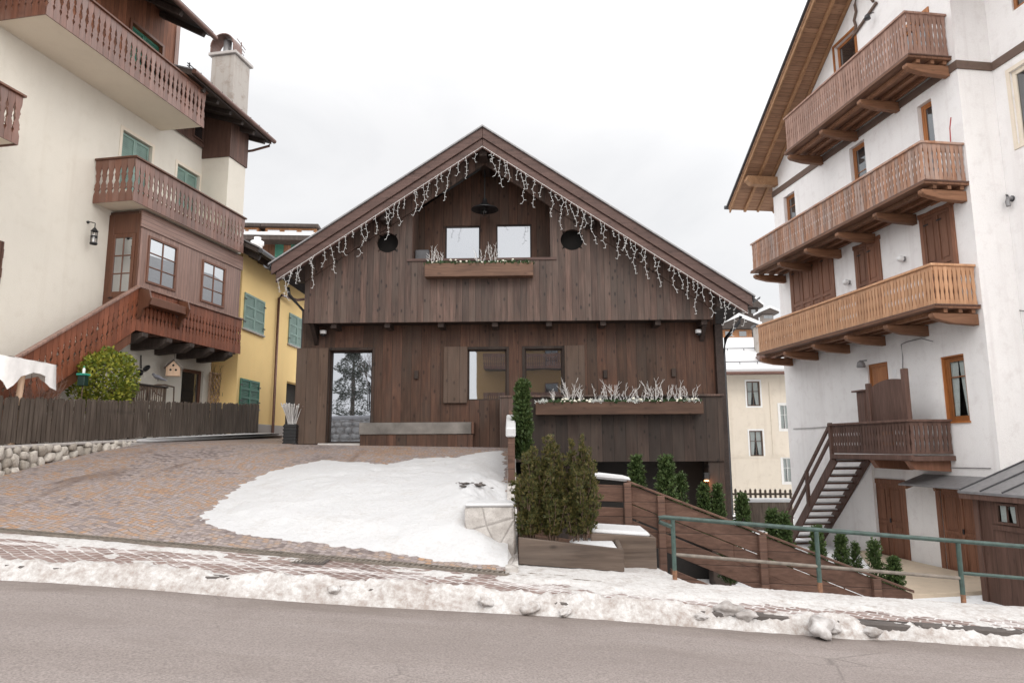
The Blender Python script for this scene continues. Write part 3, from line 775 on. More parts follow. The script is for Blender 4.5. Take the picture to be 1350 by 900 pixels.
# interior backing of the upper windows
b = MB(); b.box(rl_, rr_, .5, .55, rs, 8.2); b.build('upper_interior', M['dark'], ch)
for r in gw: window(ch, (M['base'], M['glass_chalet']), *r, YW+.02, fw=.035)
window(ch, (M['base'], M['glass_chalet']), *w1, .05, fw=.03); window(ch, (M['base'], M['glass_chalet']), *w2, .05, fw=.03)
# entrance door: one big pane in a slim frame
d = window(ch, (M['darkbeam'], M['glass_door']), *doorR, .12, fw=.045, name='glazed_door')
b = MB(); b.tube([(doorR[1]-.1, .07, doorR[2]+.8), (doorR[1]-.1, .07, doorR[2]+1.5)], .014); b.build('handle', M['black'], d)
b = MB(); b.box(doorR[0]-.12, doorR[1]+.05, -.35, .12, 1.5, doorR[2]); b.build('threshold', M['plinth'], ch, .01)
# tall open shutter beside the door, and the two window shutters
b = MB(); x0, x1, z0, z1 = FC.rect(392, 459, 429, 585, -.06); b.box(x0, x1, -.09, -.03, z0, z1); b.build('tall_shutter', M['shut_wood'], ch, .006)
b = MB(); b.box(x1+.02, doorR[0]-.012, -.03, -.004, z0, doorR[3]+.06); b.build('door_jamb', M['base'], ch, .004)
for q in ((585, 457, 617, 531), (744, 455, 773, 522)):
    x0, x1, z0, z1 = FC.rect(*q, -.07); b = MB(); b.box(x0, x1-.02, -.085, -.025, z0, z1); b.build('window_shutter', M['shut_wood'], ch, .006)
for r in (doorR, w1, w2):
    b = MB(); b.box(r[0]-.07, r[0]-.004, -.025, -.003, r[2], r[3]+.07); b.box(r[1]+.004, r[1]+.06, -.025, -.003, r[2], r[3]+.07); b.box(r[0]-.004, r[1]+.004, -.025, -.003, r[3]+.004, r[3]+.07); b.build('window_trim', M['base'], ch, .004)
for px, py in ((798, 493), (888, 491), (549, 494)):
    x, z = FC.hit(px, py, -.03); b = MB(); b.box(x-.05, x+.05, -.07, -.002, z-.1, z+.1); b.build('shutter_stop', M['base'], ch, .006)
# soffit of the jettied gable with its beam ends
b = MB(); b.box(gl, gr_, YG+.092, -.002, gb+.03, gb+.06); b.build('jetty_soffit', M['darkbeam'], ch)
b = MB()
for x in (-4.3, -3.0, -1.7, -.4, .9, 2.2, 3.5, 4.6): b.box(x-.07, x+.07, YG+.1, -.004, gb-.11, gb+.028)
b.build('jetty_beams', M['darkbeam'], ch, .006)
for sx in (gl+.1, gr_-.2):
    b = MB(); b.prism([(sx, -.004, gb-.45), (sx, -.004, gb+.02), (sx, YG+.1, gb+.02)], (.1, 0, 0)); b.build('jetty_brace', M['darkbeam'], ch)
# terrace parapet, right half of the front
px0, _ = FC.hit(659, 560, -.5); pt = FC.hit(800, 522, -.5)[1]; pb = FC.hit(860, 608, -.5)[1]
pxr = 4.93
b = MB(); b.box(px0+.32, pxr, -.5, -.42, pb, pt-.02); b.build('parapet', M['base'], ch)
b = MB(); b.box(px0, px0+.31, -.53, -.45, 1.2, pt-.02); b.build('parapet_end', M['gable'], ch)
b = MB(); b.box(px0, px0+.06, -.448, -.002, 1.2, pt-.02); b.build('parapet_return', M['gable'], ch)
b = MB(); b.box(px0-.03, pxr+.04, -.56, -.36, pt-.018, pt+.03); b.build('parapet_cap', M['gable'], ch, .006)
b = MB(); b.box(px0+.32, pxr, -.418, -.004, pb, pb+.06); b.build('terrace_floor', M['darkbeam'], ch)
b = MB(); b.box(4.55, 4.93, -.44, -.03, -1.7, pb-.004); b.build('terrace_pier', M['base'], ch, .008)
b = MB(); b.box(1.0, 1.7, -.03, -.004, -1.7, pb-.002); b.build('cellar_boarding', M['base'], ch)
# small lit wall lamp under the terrace
lx, lz = FC.hit(931, 634, -.46)
b = MB(); b.box(lx-.06, lx+.06, -.54, -.442, lz+.03, lz+.2); lm = b.build('cellar_lamp', M['black'], ch, .01)
t = NT('warm_lamp_glow'); t.set(t.b.inputs['Emission Color'], (1, .42, .14)); t.set(t.b.inputs['Emission Strength'], 3.0); t.fin((.5, .3, .2))
b = MB(); b.box(lx-.045, lx+.045, -.525, -.455, lz+.0, lz+.028); b.build('bulb', t.m, lm)
pl = bpy.data.lights.new('cellar_lamp_light', 'POINT'); pl.energy = 3; pl.color = (1, .45, .16); pl.shadow_soft_size = .04
plo = bpy.data.objects.new('cellar_lamp_light', pl); COL.objects.link(plo); plo.location = FC.w(lx, -.56, lz-.06)
# roof
def slope_slab(b, x0, x1, dz0, dz1, y0, y1):
    """slab following the roof line between x0 and x1, from dz0 to dz1 below the top"""
    b.prism([(x0, y0, ztop(x0)-dz0), (x1, y0, ztop(x1)-dz0), (x1, y0, ztop(x1)-dz1), (x0, y0, ztop(x0)-dz1)], (0, y1-y0, 0))
b = MB(); slope_slab(b, LX, AX, .03, .22, YRK+.05, 10.6); slope_slab(b, AX, RX, .03, .22, YRK+.05, 10.6); rf = b.build('roof', M['darkbeam'], ch)
b = MB(); slope_slab(b, LX-.06, AX, -.012, .027, YRK-.05, 10.7); slope_slab(b, AX, RX+.06, -.012, .027, YRK-.05, 10.7); b.build('roof_covering', M['roofmetal'], rf)
for (a, c) in ((LX, AX-.002), (AX+.002, RX)):
    b = MB(); slope_slab(b, a, c, .03, .29, YRK, YRK+.046); b.build('fascia_board', M['fascia'], rf, .006)
    e = .1 if a < AX-1 else 0
    b = MB(); slope_slab(b, a+(.1 if a == LX else 0), c-(.1 if a != LX else 0), .292, TH-.03, YRK+.05, YRK+.12); b.build('barge_board', M['fascia'], rf, .006)
    b = MB(); slope_slab(b, a+(.15 if a == LX else 0), c-(.15 if a != LX else 0), .24, .30, YRK+.13, YG-.01); b.build('verge_soffit', M['fascia'], rf)
    b = MB(); slope_slab(b, a+(.55 if a == LX else 0), c-(.7 if a != LX else 0), .302, TH+.14, YG-.07, YG-.004); b.build('gable_trim', M['gable'], rf, .006)
for x in (LX+.5, -3.0, AX, 1.9, RX-.65):
    b = MB(); z = ztop(x)-.305-.0; b.box(x-.1, x+.1, YRK+.2, YW-.004 if abs(x-AX) < 1 else YG+.06, z-.36, z-.05-abs(x-AX)*0); b.build('purlin', M['darkbeam'], rf, .01)
for x, s in ((LX-.09, 1), (RX+.09, -1)):
    b = MB(); z = ztop(LX if s > 0 else RX)-.12
    pts = [(x+.085*math.cos(a), z-.085*math.sin(a)+.06) for a in np.linspace(0, math.pi, 9)]; pts2 = [(x+.075*math.cos(a), z-.075*math.sin(a)+.06) for a in np.linspace(math.pi, 0, 9)]
    b.prism([(q, YRK-.03, w) for q, w in pts+pts2], (0, 11.8, 0)); b.build('gutter', M['zinc'], rf)
b = MB(); x = RX-.35; z = ztop(RX)-.3
b.tube([(x+.4, -.2, z), (x+.35, -.2, z-.15), (5.25, .1, z-.5), (5.2, .15, z-.9), (5.2, .15, 0)], .045, 8); b.build('downpipe', M['zinc'], ch)
b = MB(); x = LX+.1; z = ztop(LX)-.3
b.tube([(x-.15, 0, z), (x-.1, 0, z-.2), (-5.3, .3, z-.55), (-5.3, .3, 1.8)], .045, 8); b.build('downpipe', M['zinc'], ch)

# icicle lights along both verges: one thing, each hanging strand a part
il = thing('icicle_lights', 'white icicle light strings hanging in zigzags from both gable verges of the dark chalet', 'string lights', FC.o, FC.r)
yi = YRK-.012
b = MB(); b.tube([(x, yi, ztop(x)-TH+.04) for x in np.linspace(LX+.15, AX, 30)]+[(x, yi, ztop(x)-TH+.04) for x in np.linspace(AX+.05, RX-.12, 34)], .006, 4); b.build('supply_wire', M['light_wire'], il)
rs_ = random.Random(11); x = LX+.18; k = 0
pat = [.34, .62, .2, .78, .46, .55, .3, .86, .4, .66]
while x < RX-.1:
    ln = pat[k % len(pat)]*rs_.uniform(.8, 1.12); zt = zun(x)+.05; b = MB()
    if abs(x-AX) < .12: x += .1; continue
    pts = []; n = max(3, int(ln/.085)); xo = 0
    for i in range(n+1):
        pts.append((x+xo, yi-.01, zt-ln*i/n)); xo += rs_.uniform(-.05, .05)-.1*(xo)
    b.tube(pts, .0038, 4)
    for i in range(1, n+1):
        p = pts[i]; s = 1 if (i+k) % 2 else -1
        b.tube([p, (p[0]+s*rs_.uniform(.03, .055), p[1]-.02, p[2]-rs_.uniform(-.02, .03))], .005, 4)
    b.build('light_strand', M['light_wire'], il)
    x += rs_.choice((.08, .11, .14, .21)); k += 1

# pendant lamp in the recess
c = FC.hit(639, 276, -.25)
LSC = 1.4
lp = inframe('pendant_lamp', 'black enamel dish lamp hanging under the chalet ridge above the gable windows', 'lamp', FC, c[0], -.25, c[1])
b = MB(); b.lathe([(.035, .2), (.05, .12), (.1, .075), (.235, .01), (.245, -.01), (.235, -.012), (.1, .03), (.02, .05)], (0, 0, 0), 28); b.build('shade', M['black'], lp)
b = MB(); b.tube([(0, 0, .18), (0, 0, 1.25)], .012, 6); b.build('stem', M['black'], lp)
b = MB(); b.lathe([(.03, .03), (.06, -.02), (.062, -.07), (.035, -.115), (.001, -.125)], (0, 0, 0), 16); b.build('glass_bulb', M['glass_clear'], lp)
b = MB()
for a in range(4):
    an = a*math.pi/2; pts = [(.068*math.cos(an), .068*math.sin(an), .0), (.07*math.cos(an), .07*math.sin(an), -.08), (.02*math.cos(an), .02*math.sin(an), -.14)]; b.tube(pts, .0038, 4)
b.build('cage', M['black'], lp); lp.scale = (LSC, LSC, LSC)

# dome security cameras under the jetty
for (px, py), la in (((426, 440), 'white dome camera under the chalet jetty above the glazed door'), ((921, 439), 'white dome camera under the chalet jetty at the right corner')):
    x, z = FC.hit(px, py, -.16); t_ = inframe('security_camera', la, 'security camera', FC, x, -.16, z, 'dome cameras under the jetty')
    b = MB(); b.lathe([(.0, .085), (.075, .085), (.08, .07), (.08, .02), (.07, .0)], (0, 0, 0), 18); b.box(-.03, .03, .0, .157, .03, .08); b.build('housing', M['white_plastic'], t_)
    b = MB(); b.lathe([(.066, .0), (.06, -.035), (.035, -.06), (.001, -.068)], (0, 0, 0), 18); b.build('dome', M['black'], t_)

# wooden bench box with metal top
bx0, bz1 = FC.hit(475, 557, -.5); bx1, bz0 = FC.hit(623, 588, -.5)
bn = inframe('bench', 'long wooden bench box with grey metal top against the chalet front', 'bench', FC, 0, 0, 0)
zt = FC.hit(550, 572, -.5)[1]
b = MB(); b.box(bx0, bx1, -.5, -.02, 1.5, zt-.003); b.build('box', M['lower'], bn, .006)
b = MB(); b.box(bx0-.02, bx1-.03, -.53, -.012, zt, bz1); b.build('metal_top', M['steel_top'], bn, .006)
b = MB(); b.box(bx1-.028, bx1+.03, -.53, -.012, zt, bz1-.004); b.build('wooden_end', M['lower'], bn, .004)

# ---- flower boxes and what grows in them
def frost_bundle(fr, x, y, z, h, label, seed, n=9, spread=.5, group='frosted white branches in the long flower box'):
    r = random.Random(seed); o = FC.w(x, y, z); b = MB()
    for i in range(n):
        a = r.uniform(0, 6.28); s = r.uniform(.05, spread); hh = h*r.uniform(.6, 1.05); pts = []; bx = by = 0
        for k in range(6):
            f = k/5; pts.append((.05*math.cos(a)+s*hh*math.cos(a)*f**1.3+r.uniform(-.02, .02), .04*math.sin(a)+.5*s*hh*math.sin(a)*f+r.uniform(-.015, .015), -.05+hh*f))
        b.tube(pts, .0075, 4, .004)
        for k in range(2, 6):
            for _ in range(2):
                p = Vector(pts[k])*.8+Vector(pts[k-1])*.2; q = p+Vector((r.uniform(-.08, .08)+.05*math.cos(a), r.uniform(-.04, .04), r.uniform(.06, .15)))*h*1.5; b.tube([p, q], .0045, 3, .003)
    ob = b.build('frosted_branches', M['twig']); ob.location = o; ob.rotation_euler = (0, 0, FC.r)
    return tag(ob, label, 'branches', group)
def greens(name, x0, x1, y0, y1, z, h, label, seed, frost):
    r = random.Random(seed); g = MB(); fr_ = MB(); bl = MB(); n = int((x1-x0)*190)
    for i in range(n):
        x = r.uniform(x0, x1); y = r.uniform(y0, y1); kind = noise.noise(Vector((x*2.3, 0, seed)))
        tgt = fr_ if (frost and kind > .1) else g
        for _ in range(3):
            a = r.uniform(0, 6.28); e = r.uniform(.2, 1.3); l = h*r.uniform(.45, 1.0)
            d = Vector((math.cos(a)*math.cos(e), math.sin(a)*math.cos(e), math.sin(e))); s = d.cross(Vector((r.uniform(-1, 1), r.uniform(-1, 1), .3))).normalized()*.018
            p = Vector((x, y, z-.03)); m = p+d*l*.55
            tgt.add([p, m+s, p+d*l, m-s], [(0, 1, 2, 3)])
        if r.random() < .05: bl.ball((x, y0+r.uniform(-.02, .06), z+r.uniform(.02, .1)), r.uniform(.02, .04), 1, (1, 1, .8), .3, i)
    t_ = thing(name, label, 'plants', FC.o, FC.r); t_['kind'] = 'stuff'
    g.build('evergreen_sprigs', M['sprig'], t_)
    if fr_.v: fr_.build('frosted_leaves', M['frost_leaf'], t_)
    if bl.v: bl.build('pale_blooms', M['bloom'], t_)
yb = -.86
x0, x1, z0, z1 = FC.rect(706, 530, 928, 545, yb)
fb = inframe('flower_box', 'very long dark brown flower box fixed to the terrace parapet', 'flower box', FC, 0, 0, 0)
def boxpart(par, x0, x1, y0, y1, z0, z1, mat):
    b = MB(); b.box(x0, x1, y0, y0+.03, z0, z1); b.build('front_board', mat, par, .005)
    b = MB(); b.box(x0, x0+.03, y0+.032, y1, z0, z1-.003); b.box(x1-.03, x1, y0+.032, y1, z0, z1-.003); b.build('end_board', mat, par, .004)
    b = MB(); b.box(x0+.032, x1-.032, y0+.032, y1, z0+.004, z0+.03); b.build('bottom_board', mat, par)
    b = MB(); b.box(x0+.032, x1-.032, y0+.032, y1, z0+.03, z1-.03); b.build('soil', M['dark'], par)
boxpart(fb, x0, x1, yb, -.565, z0, z1, M['box_dark'])
greens('box_planting', x0+.04, x1-.04, yb+.02, -.58, z1-.02, .17, 'low frosted greenery with pale blooms filling the very long flower box', 5, True)
tw = [(733, 44, 6, .2), (752, 46, 13, .6), (768, 38, 7, .35), (784, 40, 6, .8), (806, 42, 8, .45), (823, 38, 9, .9), (845, 34, 9, .7), (861, 44, 10, .5), (877, 38, 9, .5), (893, 44, 8, .35), (911, 44, 7, .45)]
lb = ['leftmost tight upright bundle of frosted branches in the long box', 'bushiest bundle of frosted branches, second from left in the long box', 'narrow bundle of frosted branches, third from left in the long box', 'sparse leaning frosted branches, fourth from left in the long box',
      'forked frosted branches, fifth from left in the long box', 'wide low spread of frosted branches, middle of the long box', 'short fanned frosted branches right of the wide middle spread', 'tall dense frosted branches, eighth from left in the long box', 'frosted branches just left of the tall straight pair, ninth from left',
      'tall slim frosted branches, second from right in the long box', 'rightmost frosted branches at the end of the long box']
for i, ((px, hpx, n, sp), la) in enumerate(zip(tw, lb)):
    x, _ = FC.hit(px, 525, yb+.14); frost_bundle(FC, x, yb+.14, z1-.05, hpx/82*(.85+.3*((i*37) % 10)/10), la, 40+i, max(4, int(n*.75)), sp)
yb = YG-.3
x0, x1, z0, z1 = FC.rect(560, 347, 703, 363, yb)
fb = inframe('flower_box', 'short reddish brown flower box on the sill of the gable recess', 'flower box', FC, 0, 0, 0)
boxpart(fb, x0, x1, yb, YG-.034, z0, z1, M['box_wood'])
greens('sill_planting', x0+.03, x1-.03, yb+.02, YG-.05, z1-.02, .17, 'green sprigs and pale blooms filling the short flower box under the gable windows', 9, False)
for i, (px, hp, n, sp, la) in enumerate([(569, 30, 6, .3, 'leftmost frosted branches in the gable flower box'), (584, 30, 6, .4, 'frosted branches in the gable flower box before the left window edge'), (633, 30, 6, .4, 'frosted branches in the gable flower box left of the gable window post'), (650, 38, 6, .35, 'tallest frosted branches, between the two gable windows')]):
    x, _ = FC.hit(px, 340, yb+.14); frost_bundle(FC, x, yb+.14, z1-.05, hp/62, la, 70+i, 4, sp, 'frosted white branches in the gable flower box')

# tall pot with white grasses at the left corner
x, z = FC.hit(384, 580, -.1); 
p = inframe('planter_pot', 'black ribbed tall planter at the left corner of the chalet', 'planter', FC, x, -.1, 1.69)
b = MB(); b.box(-.15, .15, -.15, .15, 0, .5); b.build('body', M['black'], p, .01)
b = MB()
for k in range(6): b.box(-.165, .165, -.165, .165, .03+.08*k, .065+.08*k)
b.build('ribs', M['black'], p, .006)
r = random.Random(3); b = MB()
for i in range(90):
    a = r.uniform(0, 6.28); s = r.uniform(0, .22); q = [(.08*math.cos(a)+s*math.cos(a)*f**1.5, .08*math.sin(a)+s*math.sin(a)*f**1.5, .45+r.uniform(.42, .56)*f+.0) for f in (0, .4, .75, 1)]; b.tube(q, .008, 3, .014)
o = b.build('white_grass', M['twig']); o.location = p.location; o.rotation_euler = p.rotation_euler
tag(o, 'dense bunch of dried white grass standing in the black ribbed planter', 'dried grass')
# ------------------------------------------------------------------ house on the left
lh = house('balcony_house', 'tall cream rendered house with red brown fretwork balconies at the left', FL)
sA = FL.rect(160, 168, 197, 211, .06); sB = FL.rect(232, 212, 260, 249, .06)
sA = (sA[0], sA[1], 8.2, 9.72); sB = (sB[0], sB[1], 8.4, 9.70)
gd = FL.rect(238, 486, 255, 560, .06); gd = (gd[0], gd[1]+.25, 1.9, 3.9)
WB = 10.64
b = MB(); b.plate([(-9, 1.0), (4.1, 1.0), (4.1, WB), (-9, WB)], [hole(sA), hole(sB), hole(gd)], 0, .25); b.build('front_wall', M['l_plaster'], lh)
b = MB(); b.box(-9, 4.08, .3, .34, 1, 11); b.build('interior', M['dark'], lh)
b = MB(); b.box(3.85, 4.1, .252, 9, 1, 11.5); b.build('side_wall', M['l_plaster'], lh)
# far corner projection
b = MB(); b.box(3.04, 3.92, -.9, -.002, 7.5, 10.28); b.build('corner_projection', M['l_plaster'], lh)
b = MB(); b.box(3.0, 3.95, -.94, -.002, 10.282, 11.7); b.build('projection_cladding', M['l_clad_dark'], lh)
b = MB(); b.box(1.62, 2.998, -.05, .2, WB+.002, 11.9); b.box(1.5, 2.998, -.07, -.052, WB-.05, WB+.06); b.build('band_cladding', M['l_clad_dark'], lh)
x0, x1, z0, z1 = FL.rect(256, 150, 268, 180, -.06); window(lh, (M['l_clad_dark'], M['glass_dark']), x0, x1, 10.75, 11.35, -.09, fw=.05)
uw = FL.rect(173, 30, 212, 66, .0); xe = FL.hit(229, 60, 0)[0]
b = MB(); b.plate([(-9, WB+.002), (xe, WB+.002), (xe, 14.4), (-9, 14.4)], [[(uw[0], WB+.3), (uw[1], WB+.3), (uw[1], uw[3]), (uw[0], uw[3])]], -.03, .2); b.build('upper_cladding', M['l_clad'], lh)
b = MB(); b.box(xe, xe+.16, -.06, .2, WB+.002, 14.4); b.box(xe, xe+.1, .21, 6, WB, 14.4); b.build('corner_boards', M['l_bay'], lh)
b = MB(); b.plate([(uw[0]-.08, WB+.3), (uw[0]-.002, WB+.3), (uw[0]-.002, uw[3]+.002), (uw[1]+.002, uw[3]+.002), (uw[1]+.002, WB+.3), (uw[1]+.08, WB+.3), (uw[1]+.08, uw[3]+.08), (uw[0]-.08, uw[3]+.08)], [], -.06, -.032); b.build('window_trim', M['l_door'], lh)
shutter(lh, M['green_dark'], uw[0], (uw[0]+uw[1])/2-.004, WB+.3, uw[3], .06); shutter(lh, M['green_dark'], (uw[0]+uw[1])/2+.004, uw[1], WB+.3, uw[3], .06)
for r in (sA, sB):
    m = (r[0]+r[1])/2
    for u, v in ((r[0]+.03, m-.003), (m+.003, r[1]-.03)): shutter(lh, M['green'], u, v, r[2], r[3]-.03, .07, panels=2)
    b = MB(); b.plate([(r[0]-.09, r[2]-.09), (r[1]+.09, r[2]-.09), (r[1]+.09, r[3]+.09), (r[0]-.09, r[3]+.09)], [hole(r)], -.012, -.002); b.build('window_surround', M['slab'], lh)
window(lh, (M['l_door'], M['glass_dark']), *gd, .08, rows=2, fw=.09, name='cellar_door')
shutter(lh, M['l_door'], -3.3, FL.hit(5, 330, -.05)[0], 4.95, 5.85, -.05, louver=False)

def balcony(par, name, x0, x1, y, zb, zt, pw, style, mat, slabmat, ends=(1, 0), slab=.14, capmat=None, y1=-.002, label=None):
    """slab part with railing boards and handrail as sub-parts"""
    b = MB(); b.box(x0+.03, x1-.03, y+.05, y1, zb+.03, zb+.03+slab); s = b.build(name, slabmat, par, 0, label)
    planks((x0, y), (x1, y), zb, zb, zt-.05, zt-.05, pw, style).build('front_railing', mat, s)
    if ends[0]: planks((x0, y1-.02), (x0, y+.02), zb, zb, zt-.05, zt-.05, pw, style).build('end_railing', mat, s)
    if ends[1]: planks((x1, y+.02), (x1, y1-.02), zb, zb, zt-.05, zt-.05, pw, style).build('end_railing', mat, s)
    b = MB(); b.box(x0-.04, x1+.04, y-.06, y+.06, zt-.05, zt)
    if ends[0]: b.box(x0-.05, x0+.05, y+.06, y1-.01, zt-.05, zt-.001)
    if ends[1]: b.box(x1-.05, x1+.05, y+.06, y1-.01, zt-.05, zt-.001)
    b.build('handrail', capmat or mat, s, .008)
    b = MB(); b.box(x0+.06, x1-.06, y+.016, y+.05, zb+.2, zb+.29); b.box(x0+.06, x1-.06, y+.016, y+.05, zt-.25, zt-.16)
    if ends[0]: b.box(x0+.016, x0+.05, y+.052, y1-.03, zt-.25, zt-.16)
    b.build('inner_rail', capmat or mat, s)
    return s
balcony(lh, 'balcony', -3.98, 1.20, -1.3, 10.28, 11.34, .165, 'fret', M['l_rail'], M['slab'], (1, 0), .12, M['l_door'])
balcony(lh, 'balcony', -.98, 3.72, -1.1, 7.46, 8.58, .165, 'fret', M['l_rail'], M['slab'], (1, 0), .1, M['l_door'])
xn = FL.hit(31, 122, -1.1)[0]
balcony(lh, 'balcony', -8.5, xn, -1.1, 7.46, 8.5, .165, 'fret', M['l_rail'], M['slab'], (0, 1), .1, M['l_door'])
# glazed bay with door at its near end
bw1 = FL.rect(196, 312, 230.5, 385, -.9); bw2 = FL.rect(267, 342.5, 294.5, 407, -.9)
bw1 = (bw1[0], bw1[1], 5.68, 6.88); bw2 = (bw2[0], bw2[1], 5.66, 6.86)
b = MB(); b.plate([(-.36, 4.5), (3.98, 4.5), (3.98, 7.44), (-.36, 7.44)], [hole(bw1), hole(bw2)], -.9, -.8); by = b.build('bay', M['l_bay'], lh)
b = MB(); b.box(-.41, 4.02, -.93, -.902, 7.02, 7.44); b.build('bay_fascia', wood('bay_fascia_wood', (.15, .082, .06), (.23, .135, .105), (.31, .19, .155), across='z', along='x', pw=.11, var=.08, knots=.1, rough=.45, spec=.55), by)
b = MB(); b.box(-.3, 3.9, -.45, -.4, 4.5, 7.4); b.build('bay_interior', M['dark'], by)
for r in (bw1, bw2): window(by, (M['l_door'], M['glass_bay']), *r, -.93, cols=2, rows=3, fw=.06, bar=.03)
b = MB(); b.box(-.36, 3.98, -.87, -.002, 4.42, 4.5); b.box(-.36, 3.98, -.87, -.002, 7.36, 7.44); b.box(3.9, 3.98, -.79, -.002, 4.5, 7.36); b.build('bay_floor', M['l_clad_dark'], by)
# near end of the bay: brown panel with a glazed door, built in the plane x = -.36
b = MB(); X = -.37
b.box(X-.03, X+.03, -.89, -.79, 4.5, 7.36); b.box(X-.03, X+.03, -.15, -.004, 4.5, 7.36); b.box(X-.028, X+.03, -.79, -.15, 6.86, 7.36); b.build('door_surround', M['l_door'], by, .004)
b = MB(); d0, d1, zt, zm = -.785, -.155, 6.85, 5.4
b.box(X-.05, X, d0, d0+.08, 4.5, zt); b.box(X-.05, X, d1-.08, d1, 4.5, zt); b.box(X-.05, X, d0+.08, d1-.08, zt-.1, zt); b.box(X-.05, X, d0+.08, d1-.08, 4.5, zm)
m = (d0+d1)/2; b.box(X-.045, X-.005, m-.014, m+.014, zm, zt-.1)
for k in (1, 2): z = lerp(zm, zt-.1, k/3); b.box(X-.046, X-.006, d0+.08, d1-.08, z-.014, z+.014)
dr = b.build('bay_door', M['l_door'], lh, .004)
b = MB(); b.box(X-.03, X-.022, d0+.08, d1-.08, zm, zt-.1); b.build('pane', M['glass_bay'], dr)
b = MB(); b.tube([(X-.09, d1-.05, 5.25), (X-.09, d1-.16, 5.25)], .012); b.tube([(X-.09, d1-.05, 5.25), (X-.04, d1-.05, 5.25)], .012); b.build('handle', M['black'], dr)
# gallery railing at the foot of the bay, stair going down towards the camera
YR = -.985
b = planks((-.42, YR), (4.03, YR), 4.43, 4.43, 5.47, 5.47, .145, 'fret_small'); gal = b.build('gallery_railing', M['l_stair'], lh)
b = MB(); b.box(-.46, 4.07, YR-.06, YR+.06, 5.47, 5.52); b.build('handrail', M['l_bay'], gal, .008)
bt = FL.hit(43, 460, YR); slope = (5.5-bt[1])/(-.42-bt[0]); xs0 = -5.2
zs = lambda x: 5.47+slope*(x+.42)
st = planks((xs0, YR), (-.425, YR), zs(xs0)-1.06, 4.42, zs(xs0), 5.46, .145, 'fret_small').build('stair_railing', M['l_stair'], lh)
b = MB(); b.beam((xs0-.05, YR, zs(xs0)+.03), (-.42, YR, 5.5), .12, .05); b.build('handrail', M['l_bay'], st, .006)
b = MB(); b.prism([(xs0, YR+.03, zs(xs0)-1.1), (-.5, YR+.03, 4.33), (-.5, YR+.03, 4.1), (xs0, YR+.03, zs(xs0)-1.35)], (0, .06, 0)); b.build('stringer', M['l_door'], st)
b = MB()
for k in range(16):
    x = -.5-k*.27; z = 4.4+slope*(x+.5); b.box(x-.3, x, YR+.1, -.01, z-.06, z)
b.build('steps', M['l_door'], st)
for x in (-.15, .75, 1.65, 2.55, 3.45):
    b = MB(); b.prism([(x-.1, -1.06, 4.30), (x-.1, -1.06, 4.40), (x-.1, -.003, 4.41), (x-.1, -.003, 4.12), (x-.1, -.8, 4.16)], (.2, 0, 0)); b.build('floor_beam', M['eave'], lh, .01)
# flower shelf hanging on the gallery railing
fx0, _ = FL.hit(192, 390, YR-.2); fx1, _ = FL.hit(243, 410, YR-.2)
fs = inframe('flower_shelf', 'empty wooden flower shelf hung on the gallery railing of the left house', 'flower shelf', FL, 0, 0, 0)
b = MB(); b.box(fx0+.05, fx1-.05, YR-.3, YR-.04, 5.06, 5.26); b.build('trough', M['l_door'], fs, .01)
for x in (fx0, fx1):
    b = MB(); b.prism([(x-.02, YR-.03, 5.45), (x-.02, YR-.3, 5.4), (x-.02, YR-.36, 5.2), (x-.02, YR-.28, 5.0), (x-.02, YR-.16, 4.95), (x-.02, YR-.1, 4.75), (x-.02, YR-.03, 4.7)], (.05, 0, 0)); b.build('bracket', M['l_door'], fs)
# roofs: upper gable roof eave and the lower roof with copper gutter
ue = FL.hit(281, 52, -1.5)
b = MB(); b.prism([(-9, -1.5, 12.86), (-9, -1.5, 13.04), (-9, 4.5, 16.4), (-9, 4.5, 16.2)], (9+ue[0], 0, 0)); r1 = b.build('upper_roof', M['eave'], lh)
for x in np.arange(-4.9, ue[0], .95):
    b = MB(); b.beam((x, -1.42, 12.80), (x, .1, 13.64), .12, .14); b.build('rafter', M['eave'], r1)
b = MB(); b.tube([(-9, -1.56, 12.9), (ue[0]+.03, -1.56, 12.86)], .07, 10); b.build('gutter', M['copper'], r1)
e0 = FL.hit(240, 84, -1.5); e1 = FL.hit(358, 186, -1.5)
ex0, ez0, ex1, ez1 = .3, e0[1]+.05, e1[0], e1[1]+.03
b = MB(); b.prism([(ex0, -1.5, ez0), (ex0, 3.2, ez0+1.55), (ex0, 3.2, ez0+1.4), (ex0, -1.5, ez0-.14)], (ex1-ex0, 0, ez1-ez0)); r2 = b.build('lower_roof', M['eave'], lh)
b = MB(); b.prism([(ex0, -1.53, ez0+.005), (ex0, -1.53, ez0+.04), (ex0, 3.2, ez0+1.6), (ex0, 3.2, ez0+1.555)], (ex1-ex0+.04, 0, ez1-ez0)); b.build('roof_covering', M['roofmetal'], r2)
for x in np.arange(1.0, ex1, .62):
    z = lerp(ez0, ez1, (x-ex0)/(ex1-ex0)); b = MB(); b.beam((x, -1.4, z-.17), (x, -.05, z+.28), .1, .12); b.build('rafter', M['eave'], r2)
b = MB(); b.tube([(ex0, -1.56, ez0-.03), (ex1+.08, -1.56, ez1-.03)], .07, 10); b.build('gutter', M['copper'], r2)
b = MB(); b.tube([(ex1-.1, -1.54, ez1-.08), (ex1-.12, -1.5, ez1-.25), (ex1-.25, -1.0, ez1-.42), (3.97, -.5, ez1-.5), (3.97, -.5, ez1-.9)], .04, 8); b.build('downpipe', M['copper'], r2)
b = MB()
P2 = lambda f, dz: (lerp(ex0, ex1, f), -1.35, lerp(ez0, ez1, f)+.05+dz)
b.tube([P2(0, .17), P2(1, .17)], .014, 5); b.tube([P2(0, .1), P2(1, .1)], .014, 5)
for f in np.linspace(.02, 1, 9): b.beam(P2(f, -.02), P2(f, .22), .03, .02, (1, 0, 0))
b.build('snow_guard', M['black'], r2)
